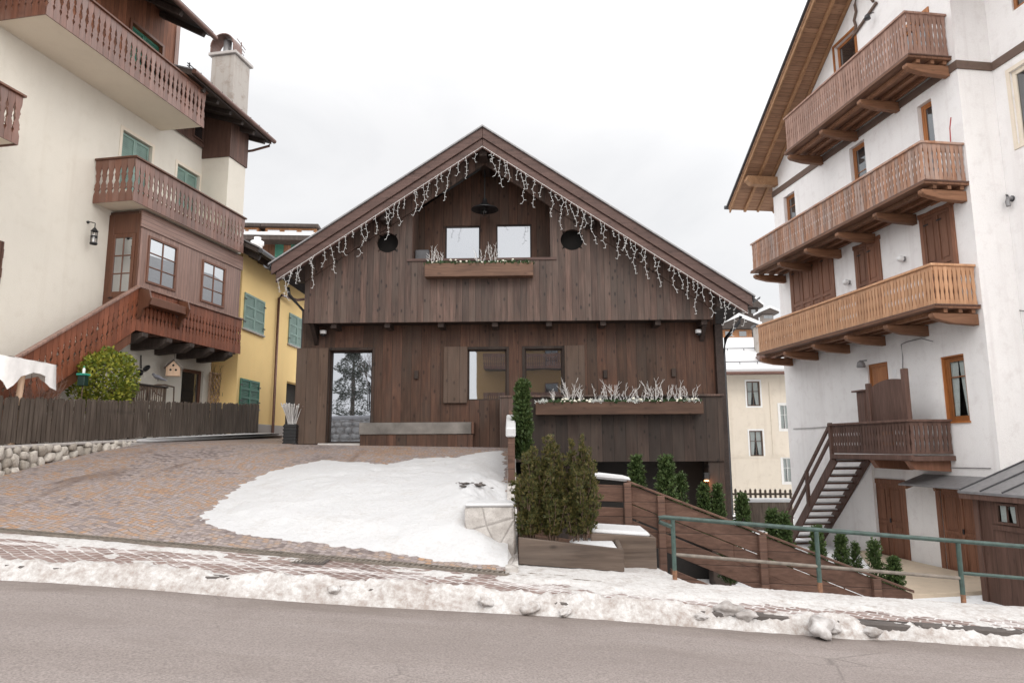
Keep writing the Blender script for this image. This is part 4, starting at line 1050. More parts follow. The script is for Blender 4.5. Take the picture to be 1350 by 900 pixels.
# chimney
cx, cz = FL.hit(310, 120, .2)
b = MB(); b.box(cx-.5, cx+.4, -.05, .8, ez1, cz+1.02); cm = b.build('chimney', M['chim'], lh, .02)
b = MB(); b.box(cx-.58, cx+.48, -.13, .88, cz+1.022, cz+1.12); b.build('chimney_cap', M['plinth'], cm, .01)
b = MB(); 
arc = [(.43*math.cos(a), .43*math.sin(a)) for a in np.linspace(0, math.pi, 13)]; arc2 = [(.40*math.cos(a), .40*math.sin(a)) for a in np.linspace(math.pi, 0, 13)]
b.prism([(cx-.62, .37+u, cz+1.3+v) for u, v in arc+arc2], (.5, 0, 0))
for yy in (-.04, .78): b.box(cx-.6, cx-.14, yy-.02, yy+.02, cz+1.122, cz+1.3)
b.build('chimney_cowl', M['copper'], cm)
b = MB(); b.lathe([(.13, 0), (.13, .5), (.001, .5)], (cx-.3, .37, cz+1.122), 14); b.build('flue', M['roofmetal'], cm)
an = inframe('roof_aerial', 'rusty little aerial on the chimney of the left house', 'aerial', FL, cx+.2, .2, cz+1.12)
b = MB(); b.tube([(0, 0, 0), (0, 0, .75)], .018, 6)
for k, (l, z) in enumerate(((.34, .68), (.3, .55), (.26, .42))): b.tube([(-l, -.05, z), (l, .05, z)], .012, 5)
b.build('mast_and_rods', M['copper'], an)
# satellite and lantern fittings
lx, lz = FL.hit(124, 312, -.22)
ln = inframe('wall_lantern', 'dark candle lantern hanging from an iron hook on the cream wall beside the bay door', 'lantern', FL, lx, -.22, lz)
b = MB(); b.tube([(0, .215, .38), (0, .1, .36), (0, 0, .33), (0, 0, .2)], .012, 6); b.ball((0, .2, .37), .04, 1); b.build('hook', M['black'], ln)
b = MB(); b.lathe([(.02, .22), (.07, .15), (.085, .14), (.085, .13), (.06, .12)], (0, 0, 0), 12); b.lathe([(.075, -.19), (.085, -.18), (.085, -.15), (.06, -.14)], (0, 0, 0), 12)
for a in range(6): an_ = a*math.pi/3; b.tube([(.068*math.cos(an_), .068*math.sin(an_), -.15), (.068*math.cos(an_), .068*math.sin(an_), .13)], .007, 4)
b.lathe([(.074, -.02), (.078, 0), (.074, .02)], (0, 0, 0), 12); b.build('cage', M['black'], ln)
b = MB(); b.lathe([(.03, -.15), (.03, .05), (.001, .06)], (0, 0, 0), 10); b.build('candle', M['white_plastic'], ln)

# things under the gallery
bx, bz = FL.hit(229, 486, -.55)
bh = inframe('bird_house', 'little pale wooden bird house with two round holes hanging under the gallery', 'bird house', FL, bx, -.55, bz, None, RAD(-60))
b = MB(); b.prism([(-.17, -.13, -.2), (.17, -.13, -.2), (.17, -.13, .02), (0, -.13, .2), (-.17, -.13, .02)], (0, .26, 0)); b.build('body', M['pale_wood'], bh)
b = MB(); b.prism([(-.23, -.17, .0), (0, -.17, .24), (.23, -.17, .0), (.23, -.17, .03), (0, -.17, .275), (-.23, -.17, .03)], (0, .34, 0)); b.build('roof', M['old_wood'], bh)
b = MB()
for x, z in ((-.06, -.04), (.07, -.04), (0, .08)): b.lathe([(.03, -.134), (.001, -.134)], (x, 0, z), 10, axis='y')
b.build('entry_holes', M['dark'], bh)
b = MB(); b.tube([(0, 0, .25), (.0, 0, 4.2-bz)], .008, 4); b.build('cord', M['black'], bh)
lt0 = FL.rect(277, 490, 303, 533, -.1)
lat = inframe('trellis', 'diamond wooden trellis panel with a dry climber leaning by the cellar door', 'trellis', FL, 0, 0, 0)
b = MB(); x0, x1, z0, z1 = lt0[0], lt0[1], 2.1, lt0[3]
for u, v in ((x0, x0+.04), (x1-.04, x1)): b.box(u, v, -.12, -.08, z0, z1)
for u, v in ((z0, z0+.04), (z1-.04, z1)): b.box(x0+.04, x1-.04, -.12, -.08, u, v)
b.build('frame', M['pale_wood'], lat)
b = MB(); W = x1-x0; H = z1-z0; n = 9
for sgn in (1, -1):
    for k in np.arange(-H, W, .2):
        a, c = (k, 0), (k+H, H)
        if a[0] < 0: a = (0, -k)
        if c[0] > W: c = (W, W-k)
        if c[0]-a[0] < .05: continue
        f = (lambda q: x0+q) if sgn > 0 else (lambda q: x1-q)
        b.beam((f(a[0]), -.1+.008*sgn, z0+a[1]), (f(c[0]), -.1+.008*sgn, z0+c[1]), .012, .03)
b.build('lattice', M['pale_wood'], lat)
rr = random.Random(5); b = MB()
for i in range(16):
    x = rr.uniform(x0, x1); pts = [(x+rr.uniform(-.15, .15)*k/4, -.15+rr.uniform(-.05, .03), lerp(z1-.7, z1+.25, k/4)) for k in range(5)]; b.tube(pts, .007, 3, .003)
b.build('dry_climber', M['bark'], lat)
wx, wz = FL.hit(184, 484, -.02)
wc = inframe('wall_ornament', 'black iron ladle shaped ornament hanging on the white wall under the gallery', 'ornament', FL, wx, -.05, wz)
b = MB(); b.beam((-.02, 0, .45), (.03, 0, -.05), .03, .03, (1, 0, 0)); b.ball((-.05, -.03, -.2), .17, 2, (1, .4, .75)); b.ball((.3, -.03, .0), .2, 2, (1, .25, .5), 0, 0, Matrix.Rotation(-.5, 3, 'Y')); b.build('iron_shape', M['black'], wc); wc.scale = (.7, .7, .7)
gx, gz = FL.hit(208, 497, -.5)
pg = inframe('pigeon_figure', 'grey pigeon figure perched on a branch under the gallery', 'bird figure', FL, gx, -.5, gz, None, RAD(-60))
b = MB(); b.ball((0, 0, 0), .15, 3, (1.25, .65, .62), 0, 0, Matrix.Rotation(.35, 3, 'Y')); b.ball((-.17, 0, .12), .062, 2); b.tube([(-.1, 0, .03), (-.16, 0, .11)], .075, 10, .05); b.tube([(.1, 0, -.05), (.36, 0, -.13)], .075, 8, .03)
b.tube([(-.21, 0, .12), (-.275, 0, .1)], .018, 6, .003); b.build('body', plain('pigeon_grey', (.16, .16, .18), .7, vary=.35, scale=14), pg)
b = MB(); b.tube([(0, .03, -.08), (0, .03, -.17)], .01, 4); b.tube([(.03, -.03, -.08), (.03, -.03, -.17)], .01, 4); b.build('legs', M['bark'], pg); pg.scale = (.6, .6, .6)
br = inframe('perch_branch', 'crooked bare branch holding the pigeon figure under the gallery', 'branch', FL, gx, -.5, gz-.19)
b = MB(); b.tube([(-1.1, -.1, -.3), (-.5, 0, -.16), (0, 0, -.01), (.35, .05, .02), (.8, .1, .0)], .035, 6, .02); b.tube([(-.5, 0, -.16), (-.2, .05, -.05), (.1, .1, -.22), (.6, .3, -.25)], .025, 6, .014); b.tube([(.8, .1, 0), (.85, .1, -1.3)], .02, 5); b.tube([(-1.05, -.1, -.3), (-1.1, -.1, -1.3)], .03, 5); b.build('branch', M['bark'], br)
tx, tz = FL.hit(188, 507, -.6)
wt_ = inframe('garden_table', 'dark twig sided garden table under the gallery', 'table', FL, tx, -.55, 0)
b = MB(); b.box(-.65, .65, -.3, .3, tz-.04, tz); b.build('top', M['eave'], wt_, .01)
b = MB()
for i in range(24): x = -.6+i*.052; b.tube([(x, -.27, tz-.05), (x+.05*math.sin(i*2.1), -.27, tz-.5)], .014, 4)
b.build('twig_apron', M['bark'], wt_)
for sx in (-.58, .58):
    for sy in (-.24, .24): b = MB(); b.beam((sx, sy, 1.7), (sx, sy, tz-.042), .06, .06, (1, 0, 0)); b.build('leg', M['eave'], wt_)

# ---- yard fence on its rubble wall
def fxy(y): return -8.62+(y-11.8)*.038
fe = thing('picket_fence', 'weathered grey picket fence on the rubble wall before the left house', 'fence', (-8.6, 12, 0))
y = 9.6; i = 0; rr = random.Random(8)
def fz(y): return 1.7+.0395*(y-11.8)
while y < 22.7:
    z = fz(y); h = .8+.02*(y-11.8)*.5; d_ = .118; x = fxy(y); j = rr.uniform(-.02, .02); tl = rr.uniform(-.012, .012)
    b = MB(); b.prism([(x+8.6-.012, y-12-.05, z+j), (x+8.6-.012, y-12+.05, z+j), (x+8.6-.012+tl, y-12+.05+tl, z+h-.04+j), (x+8.6-.012+tl, y-12+.02+tl, z+h+j), (x+8.6-.012+tl, y-12-.02+tl, z+h+j), (x+8.6-.012+tl, y-12-.05+tl, z+h-.04+j)], (.024, .0009, 0))
    b.build('picket', M['fence'], fe); y += d_*1.02; i += 1
for dz in (.18, .62):
    b = MB(); b.beam((fxy(9.6)+8.6-.04, 9.6-12, fz(9.6)+dz), (fxy(22.7)+8.6-.04, 22.7-12, fz(22.7)+dz), .04, .08); b.build('rail', M['fence'], fe)
for y in (9.8, 12.4, 15, 17.6, 20.2, 22.6):
    b = MB(); x = fxy(y)+8.6-.11; b.box(x-.05, x+.05, y-12-.05, y-12+.05, fz(y)-.35, fz(y)+.72); b.build('post', M['fence'], fe)
rw = thing('rubble_wall', 'low wall of pale rounded rubble stones below the grey picket fence', 'wall', (-8.5, 12, 0))
def wtop(y): return fz(y)-.06
b = MB(); ys_ = np.arange(9.0, 23.0, .5)
for a, c in zip(ys_[:-1], ys_[1:]):
    x0, x1 = fxy(a)+8.5, fxy(c)+8.5
    b.prism([(x0-.3, a-12, .4), (x0+.10, a-12, .4), (x0+.05, a-12, wtop(a)-.01), (x0-.3, a-12, wtop(a)-.01)], (x1-x0, c-a, wtop(c)-wtop(a)))
b.build('mortar_core', plaster('dark_mortar', (.16, .135, .11), (.1, .08, .06), .5, .6), rw)
def stone(b, c, sc, rr, k):
    n0 = len(b.v); b.ball((0, 0, 0), 1, 2, (1, 1, 1), .0, k); a = rr.uniform(-.5, .5); ca, sa = math.cos(a), math.sin(a)
    sk = rr.uniform(-.25, .25)
    for i in range(n0, len(b.v)):
        p = [math.copysign(abs(q)**.62, q) for q in b.v[i]]; p = Vector(p)*(1+.42*noise.noise(Vector(p)*1.1+Vector((k*3.3, k*1.7, k))))
        u, w = p.y+sk*p.z, p.z+sk*p.y; u, w = ca*u-sa*w, sa*u+ca*w
        b.v[i] = (c[0]+p.x*sc[0], c[1]+u*sc[1], c[2]+w*sc[2])
b = MB(); rr = random.Random(21); k = 0
y = 9.2
while y < 22.8:
    step = .21*rr.uniform(.85, 1.15); zb = z_drive(fxy(y)+.1, y); z = zb+rr.uniform(-.12, .02)
    while z < wtop(y)-.06:
        h = min(.185*rr.uniform(.7, 1.25), wtop(y)-z+.02); w = step*rr.uniform(.9, 1.08)
        f = (z-zb)/.6; x = fxy(y)+8.5+.09-.04*f
        stone(b, (x-.02, y-12+rr.uniform(-.04, .04), z+h/2), (.08, w*.5, h*.5), rr, k); z += h*.98; k += 1
    y += step
t = NT('pale_rubble_stone'); r_ = t.n('NewGeometry').outputs['Random Per Island']; n1 = t.noise(t.obj(), 14, 5, .65)
t.bump(n1, .5, .02)
b.build('stones', t.fin(t.mix(t.remap(n1, .45, .75, 0, .7), t.ramp(r_, [(0, (.30, .265, .225)), (.5, (.43, .395, .35)), (1, (.55, .505, .45))]), (.17, .14, .11)), .85, .2), rw)
b = MB()
for a, c in zip(ys_[:-1], ys_[1:]):
    x0, x1 = fxy(a)+8.5, fxy(c)+8.5; b.beam((x0-.1, a-12, wtop(a)+.012), (x1-.1, c-12, wtop(c)+.012), .4, .05)
b.build('coping', M['plinth'], rw, .01)
# low snowy ledge beyond it
lg = [ghit(172, 588, z_drive), ghit(230, 579, z_drive), ghit(372, 577, z_drive), ghit(340, 573, z_drive), ghit(210, 575, z_drive)]
b = MB(); b.prism([(p.x, p.y, p.z-.05) for p in (lg[0], lg[1], lg[2])]+[(fxy(22)+.25, 23.5, lg[2].z-.05), (fxy(15)+.2, 15.5, lg[0].z-.05)], (0, 0, .13))
le = b.build('ledge', M['plinth'], None, .01); tag(le, 'low paved ledge under thin snow in front of the yellow house', 'ledge')
b = MB(); q = [(p.x, p.y, p.z+.085) for p in (lg[0], lg[1], lg[2])]+[(fxy(22)+.25, 23.5, lg[2].z+.085), (fxy(15)+.2, 15.5, lg[0].z+.085)]
cx_ = sum(p[0] for p in q)/5; cy_ = sum(p[1] for p in q)/5
b.prism([(lerp(p[0], cx_, .05), lerp(p[1], cy_, .05), p[2]) for p in q], (0, 0, .07)); tag(b.build('ledge_snow', M['snow'], None, .03), 'white snow lying along the low ledge before the yellow house', 'snow', kind='stuff')

# ---- yard plants and bits behind the fence
def leaves(b, pts, size, rnd, up=0, w=.5, out=None):
    for p in pts:
        a = rnd.uniform(0, 6.28); e = rnd.uniform(-.6, 1.2)
        d = Vector((math.cos(a)*math.cos(e), math.sin(a)*math.cos(e), math.sin(e)+up))
        if out: d += out(p)
        d.normalize(); s = d.cross(Vector((rnd.uniform(-1, 1), rnd.uniform(-1, 1), rnd.uniform(-1, 1)))).normalized()*size*w*.5
        l = size*rnd.uniform(.7, 1.3); p = Vector(p); m = p+d*l*.5; nb = d.cross(s).normalized()*size*.08
        b.add([p, m+s+nb, p+d*l, m-s+nb], [(0, 1, 2), (0, 2, 3)])
rr = random.Random(12)
bu = thing('round_shrub', 'round variegated yellow green shrub behind the grey picket fence', 'shrub', (-9.0, 15.4, 1.75))
b = MB(); pts = []
while len(pts) < 5200:
    a = rr.uniform(0, 6.28); e = math.asin(rr.uniform(-1, 1)); d = Vector((math.cos(a)*math.cos(e), math.sin(a)*math.cos(e), math.sin(e)))
    q = 1+.28*noise.noise(d*2.2+Vector((4, 2, 1)))+.12*noise.noise(d*6); rad = q*rr.uniform(.55, 1)**.5
    pts.append(Vector((d.x*.58, d.y*.64, d.z*.76))*rad+Vector((0, 0, 1.3)))
leaves(b, pts, .085, rr, .2, .6, lambda p: (Vector(p)-Vector((0, 0, 1.3)))*.8); b.build('foliage', M['bush'], bu)
b = MB()
for i in range(9): a = rr.uniform(0, 6.28); b.tube([(0, 0, 0), (.1*math.cos(a), .1*math.sin(a), .4), (.35*math.cos(a), .35*math.sin(a), 1.4)], .02, 5, .006)
b.build('stems', M['bark'], bu)
bs = thing('bare_shrub', 'leafless brown twiggy shrub between parasol and round green shrub', 'shrub', (-8.95, 13.2, 1.7))
b = MB()
for i in range(60):
    a = rr.uniform(0, 6.28); s = rr.uniform(.1, .55); h = rr.uniform(.7, 1.25); pts = [(s*math.cos(a)*f+rr.uniform(-.04, .04), 1.1*s*math.sin(a)*f+rr.uniform(-.04, .04), h*f) for f in (0, .3, .55, .8, 1)]
    b.tube(pts, .009, 4, .003)
    for k in (2, 3, 4):
        for _ in range(2): p = Vector(pts[k]); b.tube([p, p+Vector((rr.uniform(-.15, .15), rr.uniform(-.15, .15), rr.uniform(.05, .2)))], .004, 3, .002)
b.build('twigs', plain('reddish_twigs', (.19, .115, .09), .8, vary=.3), bs)
ps = thing('garden_parasol', 'white canvas parasol half folded on a pale wooden pole at the left edge', 'parasol', (-8.75, 12.3, 1.6))
b = MB(); b.tube([(.0, 0, 0), (.09, 0, 1.55)], .05, 10); b.build('pole', M['pale_wood'], ps)
b = MB(); NQ = 9; cx0, cx1, cy0, cy1, zt0 = -1.1, .30, -.75, .55, 1.56
top_ = [(lerp(cx0, cx1, i/NQ), lerp(cy0, cy1, j/NQ), zt0+.13*(1-max(abs(2*i/NQ-1), abs(2*j/NQ-1)))+.015*math.sin(i*2.1+j*1.3)) for j in range(NQ+1) for i in range(NQ+1)]
b.add(top_, [(j*(NQ+1)+i, j*(NQ+1)+i+1, (j+1)*(NQ+1)+i+1, (j+1)*(NQ+1)+i) for j in range(NQ) for i in range(NQ)], True)
per = [(lerp(cx0, cx1, i/12), cy0) for i in range(12)]+[(cx1, lerp(cy0, cy1, i/12)) for i in range(12)]+[(lerp(cx1, cx0, i/12), cy1) for i in range(12)]+[(cx0, lerp(cy1, cy0, i/12)) for i in range(12)]
vs_ = []
for k in range(5):
    for i, (x, y) in enumerate(per):
        f = k/4; tail = .34*max(0, 1-abs(i-13)/3.2)+.22*max(0, 1-abs(i-24)/3)
        wv = .035*f*math.sin(i*1.9); nx = (x-(cx0+cx1)/2); ny = y-(cy0+cy1)/2; l = math.hypot(nx, ny)
        vs_.append((x+nx/l*wv, y+ny/l*wv, zt0-f*(.24+.04*math.sin(i*.9)+tail)))
n = len(per); b.add(vs_, [(k*n+i, k*n+(i+1) % n, (k+1)*n+(i+1) % n, (k+1)*n+i) for k in range(4) for i in range(n)], True); b.build('canopy', M['cloth'], ps)
fdx = thing('bird_feeder', 'green bird feeder with a white capped bottle beside the round shrub', 'bird feeder', (-8.98, 14.55, 2.1)); fdx.scale = (.55, .55, .75)
b = MB(); b.tube([(0, 0, 0), (0, 0, 1.25)], .025, 6); b.build('post', M['bark'], fdx)
b = MB(); b.box(-.13, .13, -.14, .14, 1.1, 1.38); b.build('box', plain('green_plastic', (.01, .03, .024), .4), fdx, .01)
b = MB(); b.box(-.17, .17, -.19, .19, 1.382, 1.44); b.build('roof', plain('teal_plastic', (.03, .28, .2), .4), fdx, .015)
b = MB(); b.lathe([(.05, 1.441), (.052, 1.56), (.03, 1.6), (.001, 1.6)], (0, 0, 0), 12); bt_ = b.build('bottle', M['white_plastic'], fdx)
b = MB(); b.lathe([(.035, 1.6), (.035, 1.65), (.001, 1.655)], (0, 0, 0), 12); b.build('cap', plain('green_cap', (.02, .2, .08), .4), bt_)

# ------------------------------------------------------------------ yellow house
yh = house('yellow_house', 'yellow rendered house with green shutters between left house and chalet', FY)
y1 = FY.rect(321, 385, 345, 442, .03); y2 = FY.rect(380, 412, 397.5, 460, .03); y3 = FY.rect(315, 498, 338, 543, .03); dd = FY.rect(378, 502, 396, 590, .0)
dd = (dd[0], dd[1]+.3, 1.7, dd[3]); y3 = (y3[0], y3[1], 2.9, y3[3]); y2 = (y2[0], y2[1]+.1, y2[2], y2[3])
ze = FY.hit(340, 354, -.05)[1]
b = MB(); b.plate([(-.6, 1.6), (9, 1.6), (9, ze+.4), (-.6, ze+.4)], [hole(dd)], 0, .3); b.build('wall', M['y_plaster'], yh)
b = MB(); b.box(dd[0]-.5, dd[1]+.5, .302, .35, 1.6, dd[3]+.5); b.build('door_recess', M['dark'], yh)
b = MB(); b.box(-.6, -.4, .3, 6, 1.6, ze+1); b.build('gable_wall', M['y_plaster'], yh)
for x0, x1 in ((-.6, dd[0]-.02), (dd[1]+.02, 8)):
    b = MB(); b.box(x0, x1, -.04, -.002, 1.6, 2.42); b.build('plinth', M['plinth'], yh, .01)
for r in (y1, y2, y3):
    m = (r[0]+r[1])/2
    for u, v in ((r[0], m-.004), (m+.004, r[1])):
        s = shutter(yh, M['green'] if r is not y3 else M['green_dark'], u, v, r[2], r[3], -.045, panels=3)
        b = MB()
        for z in (r[2]+.2, r[3]-.2): b.box(u-.06 if u == r[0] else v-.1, u+.1 if u == r[0] else v+.06, -.06, -.046, z-.02, z+.02)
        b.build('hinges', M['black'], s)
    b = MB(); b.box(r[0]-.06, r[1]+.06, -.07, -.004, r[2]-.06, r[2]-.004); b.build('sill', M['plinth'], yh, .006)
b = MB(); b.prism([(-1.2, -.75, ze+.05), (-1.2, -.75, ze+.2), (-1.2, 5, ze+3.1), (-1.2, 5, ze+2.9)], (9.5, 0, 0)); rf = b.build('roof', M['eave'], yh)
b = MB(); b.prism([(-1.25, -.78, ze+.203), (-1.25, -.78, ze+.25), (-1.25, 5, ze+3.16), (-1.25, 5, ze+3.105)], (9.6, 0, 0)); b.build('roof_covering', M['roofmetal'], rf)
for x in np.arange(-.9, 8, .72):
    b = MB(); b.beam((x, -.66, ze-.02), (x, .1, ze+.36), .12, .16); b.build('rafter', M['eave'], rf)
b = MB(); b.tube([(-1.25, -.82, ze+.12), (8.3, -.82, ze+.12)], .07, 8); b.build('gutter', M['zinc'], rf)
gx, _ = FY.hit(366, 430, -.08)
b = MB(); b.tube([(gx+1.6, -.8, ze+.05), (gx+1.5, -.7, ze-.3), (gx+1.2, -.3, ze-.42), (gx+.2, -.1, ze-.45), (gx, -.08, ze-.6), (gx, -.08, 1.7)], .05, 8); b.build('downpipe', M['copper'], yh)

# ------------------------------------------------------------------ brown house behind
bh_ = house('brown_house', 'distant brown timber house with snowy flat dormers behind the yellow house', FB)
x0, zt = FB.hit(296, 322, 0); x1, _ = FB.hit(440, 322, 0)
bw = FB.rect(337, 318, 362, 342, 0)
b = MB(); b.plate([(x0, 0), (x1, 0), (x1, zt), (x0, zt)], [hole(bw)], 0, .3); b.build('wall', wood('far_brown_wood', (.14, .06, .03), (.24, .11, .06), (.3, .15, .09), pw=.4, var=.2), bh_)
window(bh_, (M['white_paint'], M['glass_dark']), *bw, .02, cols=2, rows=2, fw=.12)
b = MB(); b.box(x0, x1, .35, .4, 0, zt); b.build('interior', M['dark'], bh_)
for q in ((325, 318, 336, 342), (363, 318, 373, 342), (384, 318, 394, 336)): shutter(bh_, M['green_dark'], *FB.rect(*q, -.06), -.06, panels=2)
b = MB(); b.box(x0-.6, x1+.6, -1.1, 8, zt+.02, zt+.3); rf = b.build('roof', M['eave'], bh_)
b = MB(); b.prism([(x0-.7, -1.15, zt+.303), (x0-.7, -1.15, zt+.5), (x0-.7, 6, zt+1.2), (x0-.7, 6, zt+.303)], (x1-x0+1.4, 0, 0)); b.build('roof_snow', M['snow'], rf)
for (a, c, d_) in ((296, 341, 1.2), (350, 417, 1.2)):
    u, v = FB.hit(a, 300, d_)[0], FB.hit(c, 300, d_)[0]; z1 = FB.hit(380, 301, d_)[1]
    b = MB(); b.box(u, v, d_, 5, zt+.4, z1); dm = b.build('dormer', M['hut'], bh_)
    for k in range(3):
        b = MB(); b.box(lerp(u, v, (k+.15)/3), lerp(u, v, (k+.85)/3), d_-.04, d_-.002, zt+.75, z1-.15); b.build('pane', M['glass_bay'], dm)
    b = MB(); b.box(u-.2, v+.2, d_-.4, 5.2, z1+.002, z1+.2); b.build('dormer_roof', M['eave'], dm)
x, z = FB.hit(349, 338, -.9); b = MB(); b.lathe([(.3, -1.2), (.3, .2), (.38, .25), (.38, .45), (.2, .5), (.2, .7), (.001, .7)], (x, -2.5, z), 12)
o = b.build('vent_stack', M['white_plastic']); o.location = FB.o; o.rotation_euler = (0, 0, FB.r); tag(o, 'white capped vent stack before the window of the distant brown house', 'vent')
# ------------------------------------------------------------------ house on the right
rh = house('white_house', 'tall white rendered house with three wooden balconies and a deep gable roof at the right', FR)
XN, XF = .62, -8.72
YO = -1.3
tip = FR.hit(960, 272, YO); upx = FR.hit(1068, 0, YO)
sr = (upx[1]-tip[1])/(upx[0]-tip[0]); RXa = -1.2
def rz(x): return tip[1]+sr*(x-tip[0]) if x < RXa else tip[1]+sr*(RXa-tip[0])-sr*(x-RXa)
oR = {}
oR['t1'] = FR.rect(1178, 4, 1223, 30, 0); oR['t2'] = FR.rect(1100, 64, 1131, 95, 0)
oR['m1'] = FR.rect(1213, 142, 1237, 182, .1); oR['m2'] = FR.rect(1123, 197, 1147, 232, .1); oR['m3'] = FR.rect(1036, 261, 1053, 289, .1)
oR['o1'] = FR.rect(1243, 471, 1283, 555, .08)
oR['ld'] = FR.rect(1145, 481, 1175, 515, .05); oR['ld'] = (*oR['ld'][:2], 1.4, oR['ld'][3])
oR['t1'] = (*oR['t1'][:2], 11.4, 13.2); oR['t2'] = (*oR['t2'][:2], 11.7, oR['t2'][3])
oR['m1'] = (*oR['m1'][:2], 7.9, oR['m1'][3]); oR['m2'] = (*oR['m2'][:2], 8.7, oR['m2'][3])
oR['d1'] = FR.rect(1152, 636, 1200, 742, .05); oR['d2'] = FR.rect(1241, 647, 1303, 755, .05)
oR['d1'] = (oR['d1'][0], oR['d1'][1], -1.65, oR['d1'][3]); oR['d2'] = (oR['d2'][0], oR['d2'][1], -1.6, .45)
gz = 12.0
outer = [(XF, -1.9), (XN, -1.9), (XN, rz(XN)-.2), (RXa, rz(RXa)-.2), (XF, rz(XF)-.2)]
b = MB(); b.plate(outer, [hole(r) for r in oR.values()], 0, .38); b.build('front_wall', M['r_plaster'], rh)
b = MB(); b.box(XF, XN-.03, .45, .5, -1.9, 13.5); b.build('interior', M['dark'], rh)
b = MB(); b.box(XF+.002, XF+.3, .382, 9, -1.9, rz(XF)-.2); b.build('side_wall', M['r_plaster'], rh)
# set-back wing nearer to the camera
yw = 1.0
n1_ = FR.rect(1331, 96, 1352, 186, yw); n2_ = FR.rect(1333, 0, 1352, 3, yw)
n1_ = (n1_[0], n1_[0]+.95, n1_[2], n1_[3]); n2_ = (n2_[0], n2_[0]+.9, n2_[2], n2_[2]+1.4)
b = MB(); b.plate([(XN-.25, -1.9), (9, -1.9), (9, 15), (XN-.25, 15)], [hole(n1_), hole(n2_)], yw, yw+.3); b.build('wing_wall', M['r_plaster'], rh)
b = MB(); b.box(XN-.27, XN-.002, .382, yw-.002, -1.9, rz(XN)-.2); b.build('return_wall', M['r_plaster'], rh)
b = MB(); b.box(XN-.2, 9, yw+.4, yw+.45, -1.9, 15); b.build('wing_interior', M['dark'], rh)
window(rh, (M['slab'], M['glass_dark']), *n1_, yw+.05, cols=1, rows=1, fw=.11); window(rh, (M['r_frame'], M['glass_dark']), *n2_, yw+.05, fw=.09)
b = MB(); b.plate([(n1_[0]-.1, n1_[2]-.1), (n1_[1]+.1, n1_[2]-.1), (n1_[1]+.1, n1_[3]+.1), (n1_[0]-.1, n1_[3]+.1)], [hole(n1_)], yw-.03, yw-.002); b.build('window_surround', M['slab'], rh)
# brown painted band
zb = FR.hit(1268, 76, 0)[1]
b = MB(); b.box(XF-.02, XN+.03, -.035, -.002, zb-.2, zb+.02); b.build('string_course', M['r_trim'], rh)
b = MB(); b.box(XN+.002, XN+.04, -.034, yw-.03, zb-.2, zb+.02); b.box(XN+.042, 9, yw-.035, yw-.002, zb-.2, zb+.02); b.build('wing_string_course', M['r_trim'], rh)
# roof: boarded soffit, rafters, rake boards, purlin ends
def rs_slab(b, x0, x1, d0, d1, y0, y1):
    b.prism([(x0, y0, rz(x0)-d0), (x1, y0, rz(x1)-d0), (x1, y0, rz(x1)-d1), (x0, y0, rz(x0)-d1)], (0, y1-y0, 0))
b = MB(); rs_slab(b, tip[0], RXa, .05, .14, YO, 9); rs_slab(b, RXa, 4, .05, .14, YO, 9); rf = b.build('roof', M['r_soffit'], rh)
b = MB(); rs_slab(b, tip[0]-.08, RXa, -.02, .048, YO-.08, 9); rs_slab(b, RXa, 4, -.02, .048, YO-.08, 9); b.build('roof_covering', M['zinc'], rf)
for yy, hh, th in ((YO+.02, .30, .06), (-.68, .24, .12), (-.12, .22, .1)):
    b = MB(); rs_slab(b, tip[0]+.02, RXa, .142, hh, yy, yy+th); b.build('rafter', M['r_rafter'], rf, .008)
for x in (XF+.3,):
    b = MB(); z = rz(x)-.34; b.prism([(x-.14, YO+.1, z), (x-.14, -.004, z), (x-.14, -.004, z-.34), (x-.14, YO+.25, z-.34), (x-.14, YO+.05, z-.18)], (.28, 0, 0)); b.build('purlin_end', M['r_rafter'], rf, .012)
for k in range(5):
    y = .6+k*.9; b = MB(); b.beam((tip[0]+.05, y, rz(tip[0]+.05)-.22), (XF-.002, y, rz(XF)-.22), .12, .16); b.build('eave_rafter', M['r_rafter'], rf)
b = MB(); b.tube([(tip[0]-.1, YO-.1, tip[1]-.02), (tip[0]-.1, 9, tip[1]-.02)], .08, 8); b.build('gutter', M['zinc'], rf)
# outline ornament in the gable
ox, oz = FR.hit(1139, 22, -.04)
b = MB(); pts = [(-.62, -.35), (-.5, -.05), (-.58, .2), (-.42, .45), (-.46, .75), (-.3, 1.0), (-.1, .95), (.0, 1.15), (.2, 1.1), (.3, .8), (.5, .75), (.46, .45), (.6, .2)]
b.tube([(ox+u*.8, -.05, oz+v*.85) for u, v in pts], .04, 6); b.beam((ox-.62, -.05, oz-.32), (ox+.62, -.05, oz+.05), .06, .07)
b.build('gable_ornament', M['r_trim'], rh)
b = MB(); b.lathe([(.02, 0), (.07, -.05), (.1, -.16), (.001, -.17)], (ox+.42, -.25, oz-.22), 12); b.tube([(ox+.42, -.25, oz-.22), (ox+.42, -.02, oz-.15)], .015, 5); b.build('ornament_lamp', M['zinc'], rh)
